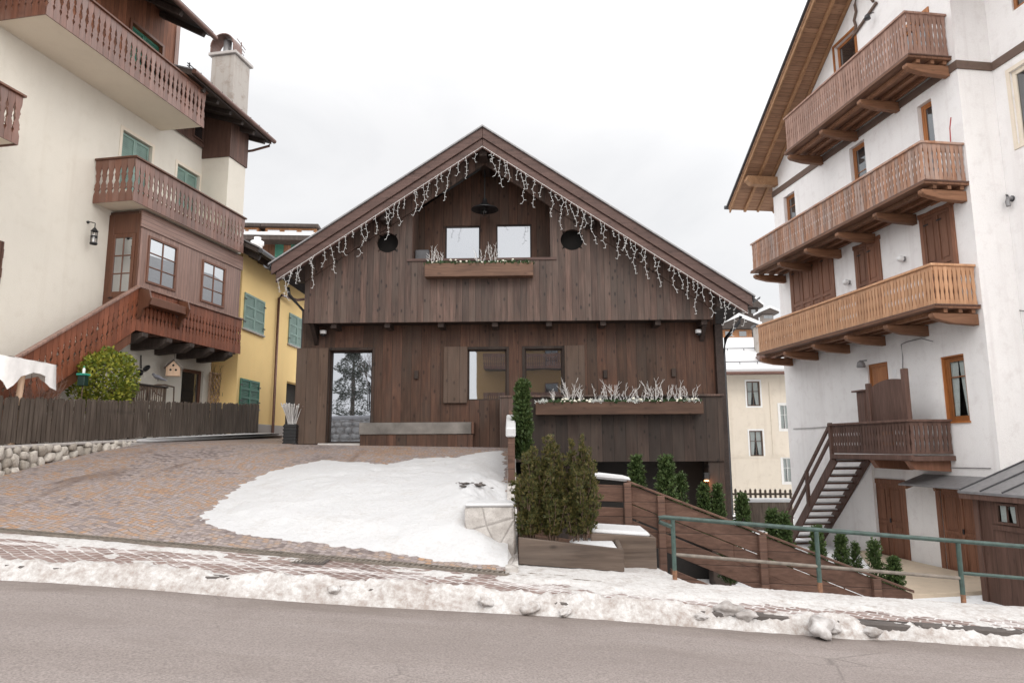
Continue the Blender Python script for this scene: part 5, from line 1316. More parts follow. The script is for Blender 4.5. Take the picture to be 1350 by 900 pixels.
# balconies
def rbalcony(x0, x1, zb, zt, pw, style, mat, brackets, th=.16, label=None):
    y = -1.15
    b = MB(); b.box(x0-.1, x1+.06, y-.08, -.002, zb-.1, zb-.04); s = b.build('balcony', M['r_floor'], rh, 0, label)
    planks((x0, y), (x1, y), zb, zb, zt-.06, zt-.06, pw, style).build('front_railing', mat, s)
    planks((x1, y+.02), (x1, -.03), zb, zb, zt-.06, zt-.06, pw, style).build('end_railing', mat, s)
    planks((x0, -.03), (x0, y+.02), zb, zb, zt-.06, zt-.06, pw, style).build('end_railing', mat, s)
    b = MB(); b.box(x0-.04, x1+.05, y-.06, y+.06, zt-.06, zt); b.box(x1-.06, x1+.052, y+.062, -.01, zt-.06, zt-.001); b.box(x0-.04, x0+.06, y+.062, -.01, zt-.06, zt-.001); b.build('handrail', mat, s, .006)
    b = MB(); b.box(x0+.03, x1-.03, y+.016, y+.06, zb+.06, zb+.15); b.box(x0+.03, x1-.03, y+.016, y+.06, zt-.25, zt-.16); b.box(x1-.055, x1-.016, y+.062, -.03, zt-.25, zt-.16); b.build('inner_rail', mat, s)
    b = MB(); b.box(x0-.08, x1+.09, y-.07, y+.02, zb-.038, zb-.002); b.box(x1-.02, x1+.088, y+.022, -.01, zb-.038, zb-.003); b.build('edge_board', M['r_land'], s, .005)
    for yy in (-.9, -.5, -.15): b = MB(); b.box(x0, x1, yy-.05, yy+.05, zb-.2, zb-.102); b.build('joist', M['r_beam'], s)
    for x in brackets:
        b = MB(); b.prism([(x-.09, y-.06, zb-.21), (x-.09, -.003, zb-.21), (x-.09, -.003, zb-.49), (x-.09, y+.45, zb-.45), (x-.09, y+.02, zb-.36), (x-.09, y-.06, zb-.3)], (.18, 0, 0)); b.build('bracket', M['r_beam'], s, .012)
    return s
rbalcony(-8.3, .5, 4.97, 5.98, .128, 'slat', M['r1'], (-8.15, -6.5, -4.75, -3.05, -1.3, .38))
rbalcony(-8.4, .55, 8.08, 9.1, .125, 'slat_fine', M['r2'], (-8.25, -6.5, -4.8, -3.1, -1.35, .42))
rbalcony(-5.55, .42, 11.5, 12.70, .118, 'slat_fine', M['r3'], (-5.4, -3.5, -1.6, .3))
# windows and doors
ff = M['r_frame']
for k in ('m1', 'm2', 'm3'):
    window(rh, (ff, M['glass_dark']), *oR[k], .12, fw=.08, rowpos=(.62,), sash=1)
b_ = oR['t1']; window(rh, (ff, M['glass_dark']), *b_, .1, cols=2, fw=.09); window(rh, (ff, M['glass_dark']), *oR['t2'], .1, fw=.08)
for k in ('t1', 't2'):
    r = oR[k]; b = MB(); b.plate([(r[0]-.09, r[2]), (r[0]-.003, r[2]), (r[0]-.003, r[3]+.003), (r[1]+.003, r[3]+.003), (r[1]+.003, r[2]), (r[1]+.09, r[2]), (r[1]+.09, r[3]+.09), (r[0]-.09, r[3]+.09)], [], -.03, -.002); b.build('window_trim', ff, rh)
w = window(rh, (ff, M['glass_clear']), *oR['o1'], .1, fw=.1, rowpos=(.7,), sash=1, curtain=1)
r = oR['o1']; b = MB()
b.box(r[0]+.002, r[0]+.03, .02, .098, r[2], r[3]); b.box(r[1]-.03, r[1]-.002, .02, .098, r[2], r[3]); b.box(r[0]+.03, r[1]-.03, .02, .098, r[3]-.03, r[3]-.002); b.box(r[0]-.03, r[1]+.03, -.04, .098, r[2]-.03, r[2]+.01); b.build('window_lining', ff, rh)
def shset(q, n, zlo):
    """closed shutters in a shaped board surround behind the lowest balcony"""
    x0, x1, z0, z1 = FR.rect(*q, -.05); z0 = zlo
    b = MB(); b.box(x0-.02, x0+.1, -.05, -.002, z0, z1-.1); b.box(x1-.1, x1+.02, -.05, -.002, z0, z1-.1)
    m = (x0+x1)/2; b.prism([(x0-.06, -.055, z1-.1), (x1+.06, -.055, z1-.1), (x1+.06, -.055, z1+.03), (m+.3, -.055, z1), (m, -.055, z1+.02), (m-.3, -.055, z1), (x0-.06, -.055, z1+.03)], (0, .053, 0))
    b.build('shutter_surround', M['r_shut'], rh, .005)
    xs = np.linspace(x0+.104, x1-.104, n+1)
    for i in range(n):
        s = shutter(rh, M['r_shut'], float(xs[i])+.004, float(xs[i+1])-.004, z0, z1-.104, -.046, louver=False, panels=2)
        b = MB(); b.box(float(xs[i])+.03, float(xs[i])+.2, -.056, -.047, z1-.35, z1-.31); b.build('hinge', M['black'], s)
shset((1211, 285, 1262, 350), 2, 4.95); shset((1125, 326, 1163, 381), 2, 5.3); shset((1040, 352, 1102, 415), 4, 5.2)
# landing door, cellar doors with frames
shutter(rh, M['r_frame'], oR['ld'][0], oR['ld'][1], oR['ld'][2], oR['ld'][3], .05, louver=False, panels=3, name='landing_door')
for k in ('d1', 'd2'):
    r = oR[k]; b = MB(); b.box(r[0]-.14, r[0]+.02, -.03, -.002, r[2], r[3]); b.box(r[1]-.02, r[1]+.14, -.03, -.002, r[2], r[3]); b.box(r[0]-.16, r[1]+.16, -.035, -.002, r[3], r[3]+.14); b.build('door_frame', M['r_door'], rh, .006)
    m = (r[0]+r[1])/2
    for u, v in ((r[0]+.024, m-.005), (m+.005, r[1]-.024)):
        s = shutter(rh, M['r_door'], u, v, r[2], r[3]-.004, .0, louver=False, panels=2, name='cellar_door')
    b = MB(); b.box(m+.05, m+.09, -.03, -.001, (r[2]+r[3])/2, (r[2]+r[3])/2+.12); b.build('handle', M['black'], s)
# canopy over the right cellar door
cz_ = FR.hit(1240, 636, -.5)[1]; c0 = FR.hit(1200, 630, -.55)[0]
b = MB(); b.prism([(-1.95, -.75, cz_-.08), (-1.95, -.003, cz_+.17), (-1.95, -.003, cz_+.13), (-1.95, -.75, cz_-.12)], (2.5, 0, 0)); cp = b.build('door_canopy', M['roofmetal'], rh, .004)
for x in (-1.75, -.7, .35): b = MB(); b.beam((x, -.7, cz_-.16), (x, -.01, cz_+.06), .08, .09); b.build('canopy_rafter', M['r_beam'], cp)
# external stair and landing
lz = 1.34; lx0, lx1 = -4.15, -.76
b = MB(); b.box(lx0, lx1+.05, -1.22, -.003, lz-.12, lz); ld = b.build('landing', M['r_land'], rh)
planks((lx0+.02, -1.2), (lx1, -1.2), lz+.05, lz+.05, 2.2, 2.2, .125, 'slat').build('front_railing', M['r_land'], ld)
planks((lx1, -1.18), (lx1, -.03), lz+.05, lz+.05, 2.2, 2.2, .125, 'slat').build('end_railing', M['r_land'], ld)
b = MB(); b.box(lx0-.05, lx1+.06, -1.27, -1.14, 2.2, 2.26); b.box(lx1-.06, lx1+.058, -1.138, -.01, 2.2, 2.259); b.build('handrail', M['r_land'], ld, .006)
b = MB(); b.box(lx0-.02, lx1+.1, -1.26, -1.19, lz-.1, lz+.03); b.build('edge_board', M['r_land'], ld, .005)
for x in (-1.0, -2.4): b = MB(); b.prism([(x-.1, -1.15, lz-.121), (x-.1, -.003, lz-.121), (x-.1, -.003, lz-.4), (x-.1, -1.0, lz-.34)], (.2, 0, 0)); b.build('landing_bracket', M['r_door'], ld)
# shaped partition board on the landing
p0 = FR.hit(1149, 553, -1.0)[0]; p1 = FR.hit(1197, 553, -1.0)[0]; zA = FR.hit(1150, 512, -1.0)[1]; zB = FR.hit(1192, 500, -1.0)[1]
b = MB(); N = 16; top = [(lerp(p0, p1, i/N), -1.02, lerp(zA, zB, i/N)+.12*math.sin(math.pi*i/N)) for i in range(N+1)]
b.prism([(p0, -1.02, 2.27), (p1, -1.02, 2.27)]+top[::-1], (0, .05, 0)); pa = b.build('partition', M['r_land'], ld)
b = MB(); b.box(p1-.06, p1+.1, -1.06, -.94, 1.4, zB+.28); b.build('partition_post', M['r_land'], pa, .008); b = MB(); b.box(p0-.08, p0+.05, -1.06, -.94, 1.4, zA+.15); b.build('partition_post', M['r_land'], pa, .008)
cbx = FR.rect(1137, 517, 1147, 553, -.6)
b = MB(); b.box(cbx[0], cbx[1]+.1, -.8, -.35, 1.4, cbx[3]); b.box(cbx[0]-.15, cbx[1]+.15, -.86, -.3, cbx[3]+.002, cbx[3]+.05); b.build('landing_cupboard', M['r_land'], ld, .008)
# stair flight down to the left (away from the camera)
sx0 = lx0; bot = FR.hit(1040, 700, -1.0)
run = 2.9; nst = 13; zlo = -1.6
stp = (lz-zlo)/nst
b = MB(); sb = MB()
for k in range(nst):
    x = sx0-(k+.5)*run/nst; z = lz-(k+1)*stp+.06
    b.box(x-.14, x+.14, -1.12, -.15, z-.05, z); sb.box(x-.135, x+.125, -1.1, -.17, z+.001, z+.045)
sf = b.build('stair_treads', M['r_land'], rh)
sn = sb.build('tread_snow', M['snow'], sf, .015)
for yy in (-1.19, -.12):
    b = MB(); b.beam((sx0+.1, yy, lz-.12), (sx0-run, yy, zlo-.05), .06, .26); b.build('stringer', M['r_land'], sf)
for dz in (1.0, .62): 
    b = MB(); b.beam((sx0+.02, -1.21, lz+dz-.1), (sx0-run-.05, -1.21, zlo+dz-.1), .06, .1); b.build('stair_rail', M['r_land'], sf)
for f in (.0, .5, .98):
    x = sx0-run*f; z = lerp(lz, zlo, f); b = MB(); b.box(x-.05, x+.05, -1.25, -1.16, z-.15, z+.95); b.build('stair_post', M['r_land'], sf)
b = MB(); b.prism([(sx0+.2, -.1, lz-.3), (sx0-run+.2, -.1, zlo), (sx0+.2, -.1, zlo)], (0, .09, 0)); b.build('stair_wall', M['r_plaster'], rh)
# wall lamps, vents, cables
for (px, py), la in (((1115, 372), 'left'), ((1187, 341), 'right')):
    x, z = FR.hit(px, py, -.14); t_ = inframe('globe_lamp', 'white globe wall lamp on the white house, %s' % ('left of the double brown shutter' if la == 'left' else 'between the double shutter and the shuttered door'), 'wall lamp', FR, x, -.14, z, 'globe lamps above the lowest balcony')
    b = MB(); b.ball((0, 0, 0), .095, 3); b.build('globe', M['white_plastic'], t_); b = MB(); b.box(-.05, .05, .085, .137, -.06, .06); b.build('base', M['roofmetal'], t_, .008)
x, z = FR.hit(1135, 480, -.2); t_ = inframe('flood_lamp', 'small grey outdoor lamp on the white wall left of the landing door', 'wall lamp', FR, x, -.2, z)
b = MB(); b.lathe([(.03, .12), (.1, .06), (.13, -.08), (.11, -.1), (.001, -.1)], (0, 0, 0), 14); b.build('shade', M['roofmetal'], t_); b = MB(); b.tube([(0, 0, .1), (0, .197, .12)], .02, 6); b.build('arm', M['roofmetal'], t_)
for (px, py, r, la, stub) in ((1314, 258, .045, 'small round dark vent hole high on the white wing wall, leftmost of its row', 0), (1327, 260, .055, 'round dark vent hole high on the white wing wall, beside the pipe stub', 0), (1335, 262, .06, 'grey pipe stub with a drooping end high on the white wing wall', 1), (1334, 436, .05, 'left one of the paired round vents low on the wing wall', 0), (1345, 437, .05, 'right one of the paired round vents low on the wing wall', 0)):
    x, z = FR.hit(px, py, yw); t_ = inframe('wall_vent', la, 'vent', FR, x, yw-.003, z, 'round vents on the wing wall')
    b = MB(); b.lathe([(r+.015, 0), (r+.015, -.03), (r, -.03), (r, 0)], (0, 0, 0), 14, axis='y'); b.build('collar', M['zinc'], t_)
    if stub: b = MB(); b.tube([(0, 0, 0), (0, -.12, 0), (0, -.15, -.08), (.02, -.15, -.2)], r*.9, 10); b.build('pipe', M['roofmetal'], t_)
    else: b = MB(); b.lathe([(r, -.012), (.001, -.012)], (0, 0, 0), 14, axis='y'); b.build('opening', M['dark'], t_)
def cable(pp, y, la, r=.012):
    t_ = MB(); t_.tube([(FR.hit(a, c, y)[0], y, FR.hit(a, c, y)[1]) for a, c in pp], r, 5)
    o = t_.build('wall_cable', plain('grey_cable', (.22, .21, .21), .6)); o.location = FR.o; o.rotation_euler = (0, 0, FR.r); tag(o, la, 'cable', 'cables on the white house')
cable([(1190, 512), (1190, 470), (1188, 454), (1197, 450), (1215, 446), (1230, 450)], -.03, 'bent grey cable on the white wall under the lowest balcony')
cable([(1198, 614), (1250, 616), (1306, 617)], -.03, 'thin horizontal cable above the brown cellar doors')
cable([(1046, 565), (1070, 564), (1094, 562)], -.03, 'short horizontal cable on the white wall left of the landing')
cable([(1305, 405), (1325, 407), (1352, 410)], yw-.02, 'thin cable across the wing wall from the lowest balcony corner')
x, z = FR.hit(1179, 492, -.02); b = MB(); b.box(-.09, .09, -.015, 0, -.11, .11); o = b.build('house_plate', M['white_plastic'], None, .004); o.location = FR.w(x, -.004, z); o.rotation_euler = (0, 0, FR.r); tag(o, 'small white plate on the wall right of the landing door', 'plate')
x, z = FR.hit(1268, 178, -.2); b = MB(); b.tube([(0, 0, -.35), (.03, 0, .15), (.1, 0, .4)], .014, 6); o = b.build('red_rod', plain('red_rod_paint', (.35, .04, .04), .5)); o.location = FR.w(.5, -.3, 9.35); o.rotation_euler = (0, 0, FR.r); tag(o, 'thin red rod standing at the near end of the middle balcony', 'rod')

# ---- lean-to shed at the right edge
SX0, _ = FR.hit(1293, 700, -1.9)
sh = house('lean_to_shed', 'small dark wooden shed with a grey seamed metal roof at the right edge', FR)
szt = FR.hit(1300, 650, -1.9)[1]; s0 = FR.hit(1291, 700, -1.75)[0]
sw = FR.rect(1312, 662, 1345, 694, -1.75)
b = MB(); b.plate([(s0, -1.8), (s0+4, -1.8), (s0+4, szt), (s0, szt)], [hole(sw)], -1.75, -1.65); b.build('front_wall', M['shed'], sh)
b = MB(); b.box(s0-.002, s0+.09, -1.648, -.003, -1.8, szt+.1); b.build('side_wall', M['shed'], sh)
b = MB(); b.box(s0+.1, s0+3.9, -1.4, -1.35, -1.8, szt); b.build('interior', M['dark'], sh)
window(sh, (M['shed'], M['glass_clear']), *sw, -1.78, cols=2, fw=.05, curtain=.5)
b = MB(); b.box(s0-.05, s0+.09, -1.8, -1.752, -1.8, szt); b.box(sw[0]-.1, sw[1]+.5, -1.79, -1.752, sw[2]-.12, sw[2]-.02); b.build('posts', M['shed'], sh, .006)
rp = [(s0-.2, -2.0, szt+.02), (s0-.2, -.003, szt+.75), (s0-.2, -.003, szt+.71), (s0-.2, -2.0, szt-.03)]
b = MB(); b.prism(rp, (4.4, 0, 0)); rf = b.build('roof', M['roofmetal'], sh)
b = MB()
for k in range(6): b.beam((s0-.15+k*.55, -1.98, szt+.035), (s0-.15+k*.55, -.03, szt+.755), .03, .04)
b.build('roof_seams', M['zinc'], rf)
b = MB(); b.box(s0-.2, s0+4.2, -1.98, -1.9, szt-.14, szt-.035); b.build('eave_board', M['r_land'], rf)

# tan concrete apron before the cellar doors
ap = [FR.w(-4.6, -.3, 0), FR.w(-1.6, -1.9, 0), FR.w(.3, -3.2, 0), FR.w(1.4, -3.2, 0), FR.w(1.2, -.05, 0), FR.w(-4.6, -.05, 0)]
b = MB(); b.prism([(p.x, p.y, G(p.x, p.y)-.2) for p in ap], (0, 0, .25)); tag(b.build('paved_apron', M['concrete'], None, .01), kind='structure')

# ------------------------------------------------------------------ cream house in the gap
kh = house('cream_house', 'pale cream rendered house with curtained windows seen between chalet and white house', FK)
kw = [FK.rect(983.5, 502.5, 1003, 535, 0), FK.rect(1027, 533, 1043, 566, 0), FK.rect(987.5, 567.5, 1007, 601, 0), FK.rect(1031, 603, 1046, 636, 0)]
k0, kt = FK.hit(930, 494, 0); k1, _ = FK.hit(1085, 494, 0)
b = MB(); b.plate([(k0, -2), (k1, -2), (k1, kt), (k0, kt)], [hole(r) for r in kw], 0, .3); b.build('front_wall', M['k_plaster'], kh)
b = MB(); b.box(k0, k1, .4, .45, -2, kt-.1); b.build('interior', M['dark'], kh)
for i, r in enumerate(kw):
    window(kh, (M['r_trim'] if i in (0, 2) else M['white_paint'], M['glass_clear']), *r, .03, cols=2, rows=1, rowpos=(.6,), fw=.06, curtain=1 if i in (0, 2) else .35)
    b = MB(); b.plate([(r[0]-.08, r[2]-.08), (r[1]+.08, r[2]-.08), (r[1]+.08, r[3]+.08), (r[0]-.08, r[3]+.08)], [hole(r)], -.02, -.002); b.build('window_surround', M['white_paint'], kh)
for x0, x1, z0, z1 in ((k0, k1, 1.05, 1.12), ((kw[0][0]+kw[1][0])/2+.35, (kw[0][0]+kw[1][0])/2+.42, 1.12, kt-.4)):
    b = MB(); b.box(x0, x1, -.03, -.002, z0, z1); b.build('wall_pipe', M['k_plaster'], kh)
zr = FK.hit(1000, 448, 5.0)[1]
b = MB(); b.prism([(k0-.6, -.8, kt-.02), (k0-.6, 5, zr-.12), (k0-.6, 10, kt-.02)], (k1-k0+1.2, 0, 0)); rf = b.build('roof', M['eave'], kh)
b = MB(); b.prism([(k0-.6, -.78, kt+.02), (k0-.6, 5, zr), (k0-.6, 5, zr+.16), (k0-.6, -.78, kt+.2)], (k1-k0+1.2, 0, 0)); b.build('roof_snow', M['snow'], rf)
b = MB(); b.tube([(k0-.6, -.9, kt-.02), (k1+.6, -.9, kt-.02)], .09, 8); b.build('gutter', M['copper'], rf)
b = MB(); q = .55
for f in (.14, .55): 
    y = lerp(-.78, 5, f); z = lerp(kt+.2, zr+.16, f); b.tube([(k0-.6, y, z+.12), (k1+.6, y, z+.12)], .025, 5)
    for x in np.arange(k0, k1, .9): b.beam((x, y, z-.05), (x, y, z+.14), .03, .03, (1, 0, 0))
b.build('snow_guard', M['zinc'], rf)
x, _ = FK.hit(999, 462, 2.5); z = lerp(kt+.2, zr+.16, .57)
b = MB(); b.box(x-.2, x+.2, 2.0, 2.5, z-.4, z+1.2); c = b.build('chimney', M['chim'], rf); b = MB(); b.box(x-.28, x+.28, 1.9, 2.6, z+1.202, z+1.32); b.build('chimney_cap', M['zinc'], c)
x, _ = FK.hit(1014, 492, .8); b = MB(); z = lerp(kt+.2, zr+.16, .25); b.box(x-.6, x+.5, .3, 1.0, z-.2, z+.22); b.build('roof_hatch', M['copper'], rf)
# picket fence in front of it
kf = thing('picket_fence', 'small dark picket fence in the snow before the distant cream house', 'fence', FK.w(0, -7, -1.6), FK.r)
f0 = FK.hit(962, 655, -7)[0]; f1 = FK.hit(1050, 655, -7)[0]; zt = FK.hit(1000, 644, -7)[1]+1.6
x = f0; rr = random.Random(2)
while x < f1:
    h = zt+rr.uniform(-.03, .03); b = MB(); b.prism([(x, 0, -.2), (x+.09, 0, -.2), (x+.09, 0, h-.06), (x+.045, 0, h), (x, 0, h-.06)], (0, .02, 0)); b.build('picket', M['fence'], kf); x += .2
for dz in (.3, zt-.25): b = MB(); b.box(f0, f1, .022, .06, dz, dz+.08); b.build('rail', M['fence'], kf)
q = FK.hit(1000, 661, -7.6)
b = MB(); b.box(q[0]-.9, q[0]+1.2, -.25, .25, 0, .06); t_ = inframe('snowy_bench', 'low bench under snow in front of the distant picket fence', 'bench', FK, 0, -7.7, 0)
b = MB(); b.box(q[0]-.9, q[0]+1.2, -.25, .25, -1.7, q[1]-.0); b.build('seat', M['fence'], t_, .01); b = MB(); b.box(q[0]-.9, q[0]+1.2, -.27, .27, q[1]+.002, q[1]+.14); b.build('snow_cover', M['snow'], t_, .03)
# hillside huts
def hut(px0, px1, pyt, pyb, Y, la, mat, roofh):
    a = CO+ray(px0, pyt)*(Y/ray(px0, pyt).y); c = CO+ray(px1, pyb)*(Y/ray(px1, pyb).y); w = (c.x-a.x); h = a.z-c.z
    t_ = thing('hillside_hut', la, 'building', ((a.x+c.x)/2, Y, c.z), 0, 'houses on the snowy hillside')
    b = MB(); b.box(-w/2, w/2, 0, w, -4, h); wl = b.build('wall', mat, t_)
    for i in (-.25, .2): b = MB(); b.box(w*i-.3, w*i+.3, -.03, -.002, h*.35, h*.7); b.build('window', M['glass_dark'], t_)
    b = MB(); b.prism([(-w/2-.5, -.8, h-.05), (0, -.8, h+roofh), (w/2+.5, -.8, h-.05), (w/2+.5, -.8, h-.25), (-w/2-.5, -.8, h-.25)], (0, w+1.6, 0)); rf = b.build('roof', M['eave'], t_)
    b = MB(); b.prism([(-w/2-.6, -.85, h-.03), (0, -.85, h+roofh+.02), (w/2+.6, -.85, h-.03), (w/2+.6, -.85, h+.25), (0, -.85, h+roofh+.35), (-w/2-.6, -.85, h+.25)], (0, w+1.7, 0)); b.build('roof_snow', M['snow'], rf)
hut(950, 992, 431, 450, 58, 'orange brown wooden hut under snow directly behind the chalet eave', M['hut'], .7)
hut(1006, 1020, 412, 424, 95, 'small grey hut under snow on the hillside beside the white house', M['old_wood'], .5)
hut(978, 1000, 404, 418, 100, 'tiny far hut under snow at the top of the hillside gap', M['eave'], 1.5)

# ------------------------------------------------------------------ front garden, right half
# pale stone pier and low wall at the edge of the driveway
sw_ = thing('stone_pier', 'pale stone block pier rising out of the driveway snow beside the hedge', 'pier', (0, 9.3, 0))
pA = CO+ray(613, 668)*(9.35/ray(613, 668).y); 
t = NT('pale_granite'); o_ = t.obj(); n1 = t.noise(o_, 5, 6, .65); n2 = t.noise(o_, 60, 3)
vd = t.n('TexVoronoi', {'Vector': t.n('Mapping', {'Vector': o_, 'Scale': (3, 3, 2.6)}), 'Scale': 1}, feature='DISTANCE_TO_EDGE').outputs[0]
c_ = t.mix(t.remap(n1, .4, .65), (.4, .37, .345), (.6, .57, .54)); c_ = t.mix(t.remap(n2, .5, .7, 0, .4), c_, (.2, .18, .17)); c_ = t.mix(t.remap(vd, 0, .035, .6, 0), c_, (.2, .18, .165))
t.bump(t.math('ADD', n1, t.remap(vd, 0, .05)), .5, .02); M['granite'] = t.fin(c_, .85, .2)
b = MB(); b.box(pA.x, .03, 0, .5, -.2, pA.z); b.build('block', M['granite'], sw_, .02)
b = MB(); b.box(pA.x-.01, .035, -.02, .55, pA.z+.002, pA.z+.05); b.build('snow_cap', M['snow'], sw_, .025)
ew = thing('retaining_wall', 'low pale wall along the driveway edge between stone pier and chalet', 'wall', (0, 0, 0))
b = MB(); yy = [8.32, 9.28, 9.87, 11, 12.5, 14, 16.4]
for a, c in zip(yy[:-1], yy[1:]):
    za = (z_side(0, 8.4) if a < 9.4 else z_drive(-.1, a))+.06; zc = (z_side(0, 8.4)+.0 if c < 9.4 else z_drive(-.1, c))+.06
    b.prism([(-.09, a, za-2.5), (.06, a, za-2.5), (.06, a, za), (-.09, a, za)], (0, c-a, 0) if 0 else (0, c-a, zc-za))
b.build('body', M['granite'], ew)
# board fence along the wall top with a snow-capped end post
sf_ = thing('edge_fence', 'dark board fence along the driveway edge, its near end capped with snow', 'fence', (0, 12.2, 0))
for k in range(3):
    b = MB(); b.beam((-.03, .05, z_drive(-.1, 12.2)+.2+.24*k), (-.03, 4.1, z_drive(-.1, 16.3)+.2+.24*k), .04, .2); b.build('board', M['ramp_wood'], sf_, .006)
for y in (0, 2, 4):
    b = MB(); z = z_drive(-.1, 12.2+y); b.box(-.08, .04, y-.06, y+.06, z-.4, z+.86); b.build('post', M['ramp_wood'], sf_, .008)
b = MB(); b.beam((-.03, -.15, z_drive(-.1, 12.2)+.9), (-.03, 1.6, z_drive(-.1, 13.6)+.94), .17, .16); b.build('snow_cap', M['snow'], sf_, .02)
# wooden planter boxes on the pavement edge
pl0 = CO+ray(675, 708)*(8.85/ray(675, 708).y); pl1 = CO+ray(770, 724)*(8.85/ray(770, 724).y); pl2 = CO+ray(856, 712)*(9.2/ray(856, 712).y)
pb_ = thing('planter_box', 'long weathered wooden planter box holding the brown green yew hedge', 'planter', (0, 8.85, 0))
b = MB(); b.prism([(.07, 0, pl0.z-.32), (1.36, 0, pl0.z-.42), (1.36, 0, pl1.z-.0), (.07, 0, pl0.z)], (0, .07, 0)); b.build('front_board', M['planter'], pb_, .01)
b = MB(); b.prism([(1.30, .072, pl0.z-.45), (1.30, .75, pl0.z-.45), (1.30, .75, pl0.z+.0), (1.30, .072, pl1.z)], (.06, 0, 0)); b.build('end_board', M['planter'], pb_, .01)
b = MB(); b.prism([(.07, .072, pl0.z-.3), (1.29, .072, pl0.z-.3), (1.29, .072, pl1.z-.05), (.07, .072, pl0.z-.05)], (0, .8, 0)); b.build('soil', plain('brown_leaf_litter', (.14, .07, .04), .9, vary=.5, scale=30), pb_)
b = MB(); b.prism([(.72, .09, pl1.z-.03), (1.29, .09, pl1.z-.06), (1.29, .09, pl1.z+.02), (.8, .09, pl1.z+.02)], (0, .5, .05)); b.build('snow_patch', M['snow'], pb_, .02)
p2 = thing('planter_box', 'shorter wooden planter box topped with snow behind the hedge planter', 'planter', (0, 9.25, 0))
zt2 = (CO+ray(800, 702)*(9.25/ray(800, 702).y)).z
b = MB(); b.prism([(1.0, 0, -.3), (1.84, 0, -.35), (1.84, 0, zt2-.06), (1.0, 0, zt2)], (0, .06, 0)); b.build('front_board', M['planter'], p2, .01)
b = MB(); b.prism([(1.78, .062, -.35), (1.78, .6, -.35), (1.78, .6, zt2-.04), (1.78, .062, zt2-.06)], (.06, 0, 0)); b.build('end_board', M['planter'], p2, .01)
b = MB(); b.prism([(1.0, .03, zt2-.02), (1.77, .03, zt2-.075), (1.77, .03, zt2+.0), (1.0, .03, zt2+.05)], (0, .6, .02)); b.build('snow_cover', M['snow'], p2, .03)
# hedge yews
def sprigs(b, n, h, rfun, rnd, size, up, lean=.5, w=.35):
    """fans of upright shoots filling a plant's volume"""
    for i in range(n):
        f = rnd.random()**.8; a = rnd.uniform(0, 6.28); rad = rfun(f)*math.sqrt(rnd.uniform(.15, 1))*(1+.25*noise.noise(Vector((math.cos(a)*1.5, math.sin(a)*1.5, f*5))))
        p = Vector((rad*math.cos(a), rad*math.sin(a), f*h)); d = Vector((math.cos(a)*lean*rnd.uniform(.2, 1.3), math.sin(a)*lean*rnd.uniform(.2, 1.3), up*rnd.uniform(.6, 1.3)+rnd.uniform(-.3, .3))).normalized()
        L = size*rnd.uniform(.7, 1.5); ax = d.orthogonal().normalized(); ax.rotate(Matrix.Rotation(rnd.uniform(0, 6.28), 3, d)); n2 = d.cross(ax)
        for k in range(3):
            t_ = k/3; q = p+d*L*t_
            for s in (-1, 1):
                dd = (d*.9+ax*s*.75+n2*rnd.uniform(-.4, .4)).normalized(); l2 = L*.45; ww = ax.cross(dd).normalized()*L*w*.3
                b.add([q, q+dd*l2*.55+ww, q+dd*l2, q+dd*l2*.55-ww], [(0, 1, 2, 3)])
        b.add([p+d*L*.4, p+d*L*.7+ax*L*.07, p+d*L*1.15, p+d*L*.7-ax*L*.07], [(0, 1, 2, 3)])
